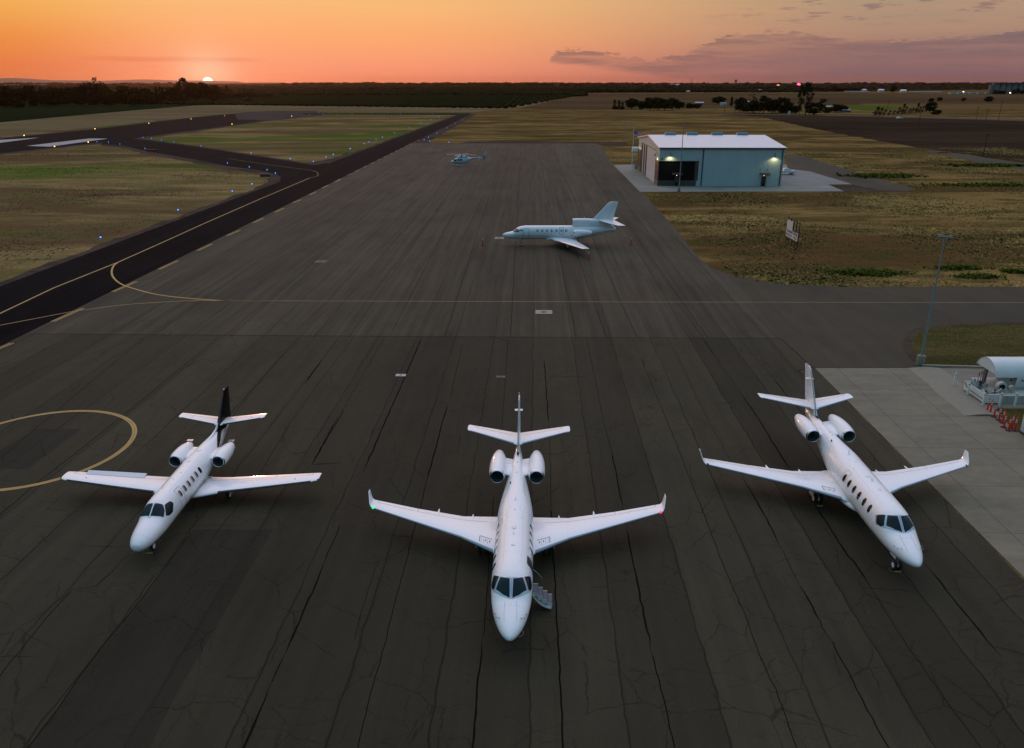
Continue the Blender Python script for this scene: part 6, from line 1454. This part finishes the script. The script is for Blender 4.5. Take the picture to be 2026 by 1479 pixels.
# ------------------------------------------------------------------ farm, silos, small far buildings, poles
def house(px, by, wpx, hpx, dpt, wallc, roofc, lab, name='farm_building', roof=True, cat='building'):
    p = G(px, by); sc_ = p.y / 1640.; w_ = wpx * sc_; h_ = hpx * sc_
    t = empty(name, (p.x, p.y, 0), random.uniform(-.15, .15), lab, cat)
    k = .62 if roof else 1
    MB().box(-w_ / 2, w_ / 2, 0, dpt, 0, h_ * k).build('wall', pm('wall_' + lab[:24].replace(' ', '_'), wallc, .7), t, smooth=False)
    if roof:
        MB().add([(-w_ / 2 - .3, -.3, h_ * k), (w_ / 2 + .3, -.3, h_ * k), (w_ / 2 + .3, dpt + .3, h_ * k), (-w_ / 2 - .3, dpt + .3, h_ * k), (-w_ / 2 - .3, dpt / 2, h_), (w_ / 2 + .3, dpt / 2, h_)], [(0, 1, 5, 4), (2, 3, 4, 5), (0, 3, 4), (1, 2, 5)]).build('roof', pm('roof_' + lab[:24].replace(' ', '_'), roofc, .5), t, smooth=False)
    for k_ in range(2): MB().box(-w_ * .3 + k_ * w_ * .4, -w_ * .3 + k_ * w_ * .4 + w_ * .12, -.05, -.01, h_ * .15, h_ * .45).build('window', DARKL, t, smooth=False)
    return t
house(1555, 222.5, 28, 8, 14, (.06, .05, .045), (.10, .12, .13), 'low grey-roofed farmhouse under the tallest farm trees')
house(1640, 215, 17, 6, 12, (.12, .10, .08), (.16, .15, .13), 'tan gabled shed right of the tallest farm trees')
house(1673, 221.5, 22, 6, 10, (.08, .09, .10), (.10, .12, .13), 'long low shed beyond the lone barrel at the farm edge')
house(1432, 207.5, 11, 5.5, 8, (.62, .60, .60), (.5, .5, .5), 'small white trailer box between the farm clusters', 'trailer', False)
house(1479, 205, 10, 5, 8, (.2, .25, .32), (.22, .26, .34), 'blue-roofed house hidden in the farm trees')
house(1384, 205.5, 16, 4, 8, (.25, .27, .28), (.30, .34, .38), 'pale low building behind the left farm trees')
house(1268, 216.5, 9, 3, 5, (.2, .28, .33), (.2, .25, .3), 'small bluish shed between the left farm trees', roof=False)
house(1563, 226, 3, 6, 3, (.35, .45, .5), (.3, .3, .3), 'pale upright tank at the farm gate', 'water_tank', False, 'tank')
house(1504, 180.5, 14, 4, 12, (.5, .5, .48), (.6, .6, .6), 'small white farmhouse at the far field edge')
house(1711, 181, 7, 5, 10, (.55, .45, .38), (.7, .6, .5), 'cream house in the far white row')
house(1744, 181.5, 10, 5.5, 12, (.6, .55, .5), (.75, .65, .6), 'pinkish-white house in the far white row')
house(1788, 182, 10, 5, 12, (.7, .7, .66), (.8, .8, .75), 'bright white house in the far white row')
house(1366, 182, 14, 3, 10, (.3, .33, .33), (.35, .38, .4), 'grey shed at the far field edge near the mast')
house(1106, 168.2, 76, 3.4, 120, (.20, .13, .12), (.22, .15, .14), 'long low warehouse on the horizon', 'warehouse', False, 'warehouse')
house(1335, 170, 18, 4, 40, (.25, .22, .24), (.3, .26, .28), 'dome-like grey building on the horizon')
house(72, 168.5, 26, 3, 60, (.30, .22, .19), (.38, .28, .24), 'pale shed behind the left tree belt', roof=False)
house(17, 169.5, 20, 3, 60, (.30, .22, .19), (.38, .28, .24), 'pale shed at the far left behind the tree belt', roof=False)
# white vehicles and sheds near the silos
for i, (px, w_) in enumerate([(1886, 12), (1900, 9), (1912, 8), (1925, 12), (1941, 11), (1957, 14), (1978, 12), (1994, 12)]):
    house(px, 185.6, w_, 3.2, 8, (.35, .42, .45), (.5, .5, .5), 'pale truck trailer, %s from the left in the line below the silos' % ordw(i), 'truck_trailer', False, 'trailer')['group'] = 'trailers below the silos'
for px, by, w_ in ((1695, 182, 50), (1830, 182.5, 66)):
    p = G(px, by); s_ = p.y / 1640
    t = empty('greenhouse', (p.x, p.y, 0), 0, 'long thin pale greenhouse row %s' % ('left of the bright white house' if px < 1750 else 'right of the bright white house'), 'greenhouse')
    MB().lathe([(-w_ * s_ / 2, 2.4), (w_ * s_ / 2, 2.4)], (0, 0, 0.3), axis='x', n=14, cap=True).build('arched_cover', pm('greenhouse_cover', (.22, .20, .24), .5), t)
    for k in (-1, 1): MB().box(k * w_ * s_ / 2 - .05 + k * .1, k * w_ * s_ / 2 + .05 + k * .1, -.6, .6, 0, 2.0).build('door', GREYL, t, smooth=False)
# silo block
p = G(1964, 186); s_ = p.y / 1640.
si = empty('grain_silos', (p.x, p.y, 0), 0, 'row of tall grey concrete silos at the right horizon', 'silo')
SM = pm('silo_concrete', (.15, .18, .20), .8, var=.12, vs=.02)
hs_ = Dz(1968, 163, p.y)[1]
for k in range(10):
    MB().lathe([(0, 7.4), (hs_ - 2, 7.4)], (9 + k * 13.6, 10 + k * 1.5, 0), axis='z', n=24, cap=True).build('silo', SM, si)
MB().add([(2, 0, hs_ - 2), (140, 14, hs_ - 2), (140, 30, hs_ - 2), (2, 20, hs_ - 2), (2, 0, hs_), (140, 14, hs_), (140, 30, hs_), (2, 20, hs_)], [(0, 1, 5, 4), (1, 2, 6, 5), (2, 3, 7, 6), (3, 0, 4, 7), (4, 5, 6, 7), (0, 1, 2, 3)]).build('roof_gallery', pm('silo_roof', (.04, .07, .08), .6), si, smooth=False)
MB().box(-6, 0, 2, 10, 0, hs_ * .80).build('elevator_tower', pm('silo_tower', (.16, .15, .13), .8), si, smooth=False)
for i, (px, w_, ty) in enumerate([(1971, 12, 178), (1982, 12, 179), (2005, 8, 176), (2012, 7, 173), (2022, 9, 177)]): tree('round', px, 187, ty, w_, 'dark tree, %s from the left at the foot of the silos' % ordw(i), 'trees at the foot of the silos')
# utility poles
UP = pm('utility_pole_wood', (.045, .03, .025), .9)
for q, ty, lab in (((1754, 226.5), 197.5, 'utility pole behind the windswept hedgerow'), ((1817, 250), 219, 'utility pole standing in the ploughed field'), ((1930, 241), 210, 'left utility pole of three by the country road'), ((1950, 240), 214, 'middle utility pole of three by the country road'), ((1975, 238), 198, 'right tallest utility pole of three by the country road'), ((1433, 225), 204, 'utility pole in front of the white trailer box'), ((1453, 224.5), 192, 'thin utility pole left of the farm trees'), ((1501.5, 225), 200, 'utility pole in front of the farm trees'), ((1945, 309), 262, 'leaning thin pole beside the side road')):
    p = G(*q); h = Dz(q[0], ty, p.y)[1]; t = empty('utility_pole', (p.x, p.y, 0), 0, lab, 'utility pole')
    MB().tube((0, 0, 0), (0, 0, h), .17, .11, 8).build('pole', UP, t)
    MB().box(-1.1, 1.1, -.06, .06, h - .9, h - .75).build('crossarm', UP, t, smooth=False)
p = G(1367, 168.5); t = empty('radio_mast', (p.x, p.y, 0), 0, 'thin radio mast on the horizon', 'mast'); h = Dz(1367, 152.5, p.y)[1]
MB().tube((0, 0, 0), (0, 0, h), 2.2, 1.2, 6).build('mast', pm('mast_grey', (.25, .16, .15), .8), t)
p = G(1455, 170); t = empty('water_tower', (p.x, p.y, 0), 0, 'small dark water tower on the horizon', 'water tower'); h = Dz(1455, 157, p.y)[1]
for a in range(4): MB().tube((9 * math.cos(a * 1.57), 9 * math.sin(a * 1.57), 0), (5 * math.cos(a * 1.57), 5 * math.sin(a * 1.57), h * .72), 1.2, n=6).build('leg', pm('tower_dark', (.08, .06, .065), .8), t)
MB().lathe([(h * .70, 1), (h * .72, 7), (h * .97, 7), (h, 1)], axis='z', n=16).build('tank', pm('tower_dark', (.08, .06, .065), .8), t)
for q, cl_, r_, lab in (((677, 176), (.8, 1, .9), 1.6, 'white light far beyond the runway'), ((1445, 170.8), (.3, 1, .8), 1.6, 'leftmost small green-white light near the farm horizon'), ((1473, 171), (.3, 1, .8), 1.3, 'second small green-white light near the farm horizon'), ((1503.5, 170.6), (.7, 1, 1), 2.0, 'bright white light on the right horizon'), ((1514.5, 169.6), (1, .35, .12), 1.6, 'orange light on the right horizon'), ((1538.5, 169), (1, .05, .1), 2.6, 'red half of the signal pair on the right horizon'), ((1542, 169.2), (.05, 1, .1), 2.6, 'green half of the signal pair on the right horizon'), ((1580, 166.6), (1, .05, .15), 3.6, 'red beacon light above the tall farm trees'), ((1906, 181), (1, .9, .5), 1.2, 'yellow light among the trailers below the silos'), ((1998.5, 183.2), (1, .9, .6), 1.4, 'pale yellow light at the foot of the silos')):
    p = G(q[0], max(q[1] + 3, 172)); x, z = Dz(q[0], q[1], p.y); s_ = p.y / 2600.
    t = empty('signal_lamp', (x, p.y, 0), 0, lab, 'lamp')
    MB().tube((0, 0, 0), (0, 0, z), .35, .25, 6).build('mast', TRIM, t)
    dome(t, (0, -.3, z - r_ * s_ * .5), 1.5 * r_ * s_, 1.5 * r_ * s_, 1.5 * r_ * s_, pm('lamp_%d' % int(q[0]), cl_, .4, emis=cl_, es=6), 'lamp_globe')

hz = bpy.data.materials.new('haze_air'); hz.use_nodes = True; hn = hz.node_tree; hn.nodes.clear()
pv = hn.nodes.new('ShaderNodeVolumePrincipled'); pv.inputs['Color'].default_value = (.64, .36, .24, 1); pv.inputs['Density'].default_value = 1.6e-5; pv.inputs['Anisotropy'].default_value = .85
ho = hn.nodes.new('ShaderNodeOutputMaterial'); hn.links.new(pv.outputs[0], ho.inputs['Volume'])
tag(MB().box(-27500, 27500, -400, 29500, -22, 165).build('haze', hz, smooth=False), 'thin evening haze over the plain', 'haze', kind='stuff')
# ------------------------------------------------------------------ dry grass tufts and weeds
def inside(P, poly):
    x, y = P[:, 0], P[:, 1]; r_ = np.zeros(len(P), bool); n = len(poly); j = n - 1
    for i in range(n):
        xi, yi = poly[i]; xj, yj = poly[j]
        c_ = ((yi > y) != (yj > y)) & (x < (xj - xi) * (y - yi) / (yj - yi + 1e-12) + xi)
        r_ ^= c_; j = i
    return r_
def vnoise(P, s, seed):
    r_ = np.random.default_rng(seed); out = np.zeros(len(P))
    for k in range(5):
        a = r_.uniform(0, 6.28); f = s * 1.8 ** k; out += np.sin((P[:, 0] * math.cos(a) + P[:, 1] * math.sin(a)) * f + r_.uniform(0, 6.28)) * np.sin((P[:, 0] * math.sin(a) - P[:, 1] * math.cos(a)) * f * .8 + r_.uniform(0, 6)) / (k + 1)
    return out
def tuft_stuff(name, P, h, mat, lab, wf=.9):
    n = len(P); K = 3
    a = rng.uniform(0, np.pi, (n, K)); hh = h[:, None] * rng.uniform(.45, .95, (n, K)); ww = h[:, None] * wf * rng.uniform(.5, 1.1, (n, K))
    cx = P[:, 0, None] + rng.normal(0, .25, (n, K)) * h[:, None]; cy = P[:, 1, None] + rng.normal(0, .25, (n, K)) * h[:, None]
    dx = np.cos(a) * ww / 2; dy = np.sin(a) * ww / 2; lx = rng.normal(0, 1.1, (n, K)) * hh; ly = rng.normal(.9, 1.0, (n, K)) * hh
    z0 = np.full_like(cx, -.03)
    V = np.stack([np.stack([cx - dx, cy - dy, z0], -1), np.stack([cx + dx, cy + dy, z0], -1), np.stack([cx + dx * 1.1 + lx, cy + dy * 1.1 + ly, hh * .8], -1), np.stack([cx - dx * .5 + lx, cy - dy * .5 + ly, hh], -1)], 2).reshape(-1, 3)
    Fc = np.arange(n * K * 4).reshape(-1, 4)
    return tag(npmesh(name, V, Fc, 4, mat), lab, 'grass', kind='stuff')
pave_r = [(p[0], p[1]) for p in [tuple(G(*q)[:2]) for q in r_edge]] 
polyR = [tuple(G(*q)[:2]) for q in r_edge[2:]] + [(330, 120), (330, 330), tuple(G(1204, 296)[:2])]
excl = [[tuple(G(*q)[:2]) for q in pl] for pl in ([(1210, 323), (1264, 381), (1311, 381), (1674, 380), (1690, 366), (1604, 337), (1557, 322), (1262, 322)], [(1550, 302), (1590, 308), (1650, 326), (1720, 346), (1816, 374), (1790, 380), (1740, 376), (1690, 368), (1604, 342), (1550, 336)], [(1828, 297), (1845, 296), (1869, 298.5), (2026, 321.5), (2300, 361), (2300, 379), (2026, 337), (1940, 323), (1868, 307)])]
n = 90000
P = np.stack([rng.uniform(30, 200, n), 90 + rng.uniform(0, 1, n) ** 1.4 * 230, ], 1)
k = inside(P, polyR)
for e in excl: k &= ~inside(P, e)
P = P[k]; f = vnoise(P, .12, 3); keep = rng.uniform(-1.6, 1.0, len(P)) < f; P = P[keep]; f = f[keep]
TU_R = grassm('tall_dry_grass', ((.43, .28, .10), (.22, .125, .047), (.15, .12, .038), (.08, .11, .02)), 1.2, .6)
tuft_stuff('tall_grass', P, .10 + .10 * np.clip(f + .6, 0, 2), TU_R, 'tall dry grass growing over the right-hand field', 1.5)
polyL = [(tl0.x - 1.9, tl0.y), (ext(LE_[0], LE_[1], 225).x - 6, 225), tuple(G(500, 378)[:2]), tuple(G(510, 350)[:2]), tuple(G(440, 334)[:2]), tuple(G(290, 306)[:2]), tuple(G(230, 292)[:2]), tuple(G(0, 308)[:2]), (-300, 300), (-300, 60)]
n = 60000
P = np.stack([rng.uniform(-260, -20, n), 85 + rng.uniform(0, 1, n) ** 1.3 * 270], 1); P = P[inside(P, polyL)]
f = vnoise(P, .10, 8); keep = rng.uniform(-1.4, 1.2, len(P)) < f; P = P[keep]; f = f[keep]
TU_L = grassm('short_dry_grass', ((.38, .26, .12), (.20, .12, .064), (.18, .15, .060), (.11, .18, .020)), .8, 1.45)
tuft_stuff('dry_grass', P, .07 + .06 * np.clip(f + .8, 0, 2), TU_L, 'dry grass tufts over the left airfield', 1.6)
polyI = [tuple(G(*q)[:2]) for q in ISL]
n = 26000; P = np.stack([rng.uniform(34, 85, n), rng.uniform(64, 84, n)], 1); P = P[inside(P, polyI)]
tuft_stuff('island_grass', P, rng.uniform(.03, .07, len(P)), grassm('island_blades', ((.14, .112, .04), (.09, .074, .026), (.08, .08, .024), (.045, .065, .012)), 1.5, .6), 'short grass on the island by the light pole', 1.4)
# green weed clumps
WG = leafm('green_weeds', (.050, .058, .008), (.10, .11, .018))
wl = []
for (px, py, wx, wy, h, n_) in ((1712, 541, 5.2, 1.7, .45, 800), (1900, 531, 3.6, 1.2, .4, 380), (1935, 548, 3, 1, .4, 250), (2015, 538, 2.4, 1.2, .4, 160), (1955, 328, 16, 3, .8, 700), (1740, 349, 10, 4, .8, 700), (1960, 367, 16, 3, .6, 500)):
    p = G(px, py)
    q = rng.normal(0, .5, (n_, 2)) * np.array([wx, wy]) * .8; wl.append(np.concatenate([q + np.array([p.x, p.y]), np.full((n_, 1), h)], 1))
W_ = np.concatenate(wl); tuft_stuff('green_weeds', W_[:, :2], W_[:, 2] * rng.uniform(.5, 1.1, len(W_)), WG, 'low green weed clumps in the dry field', .9)

print('objects', len(bpy.data.objects))
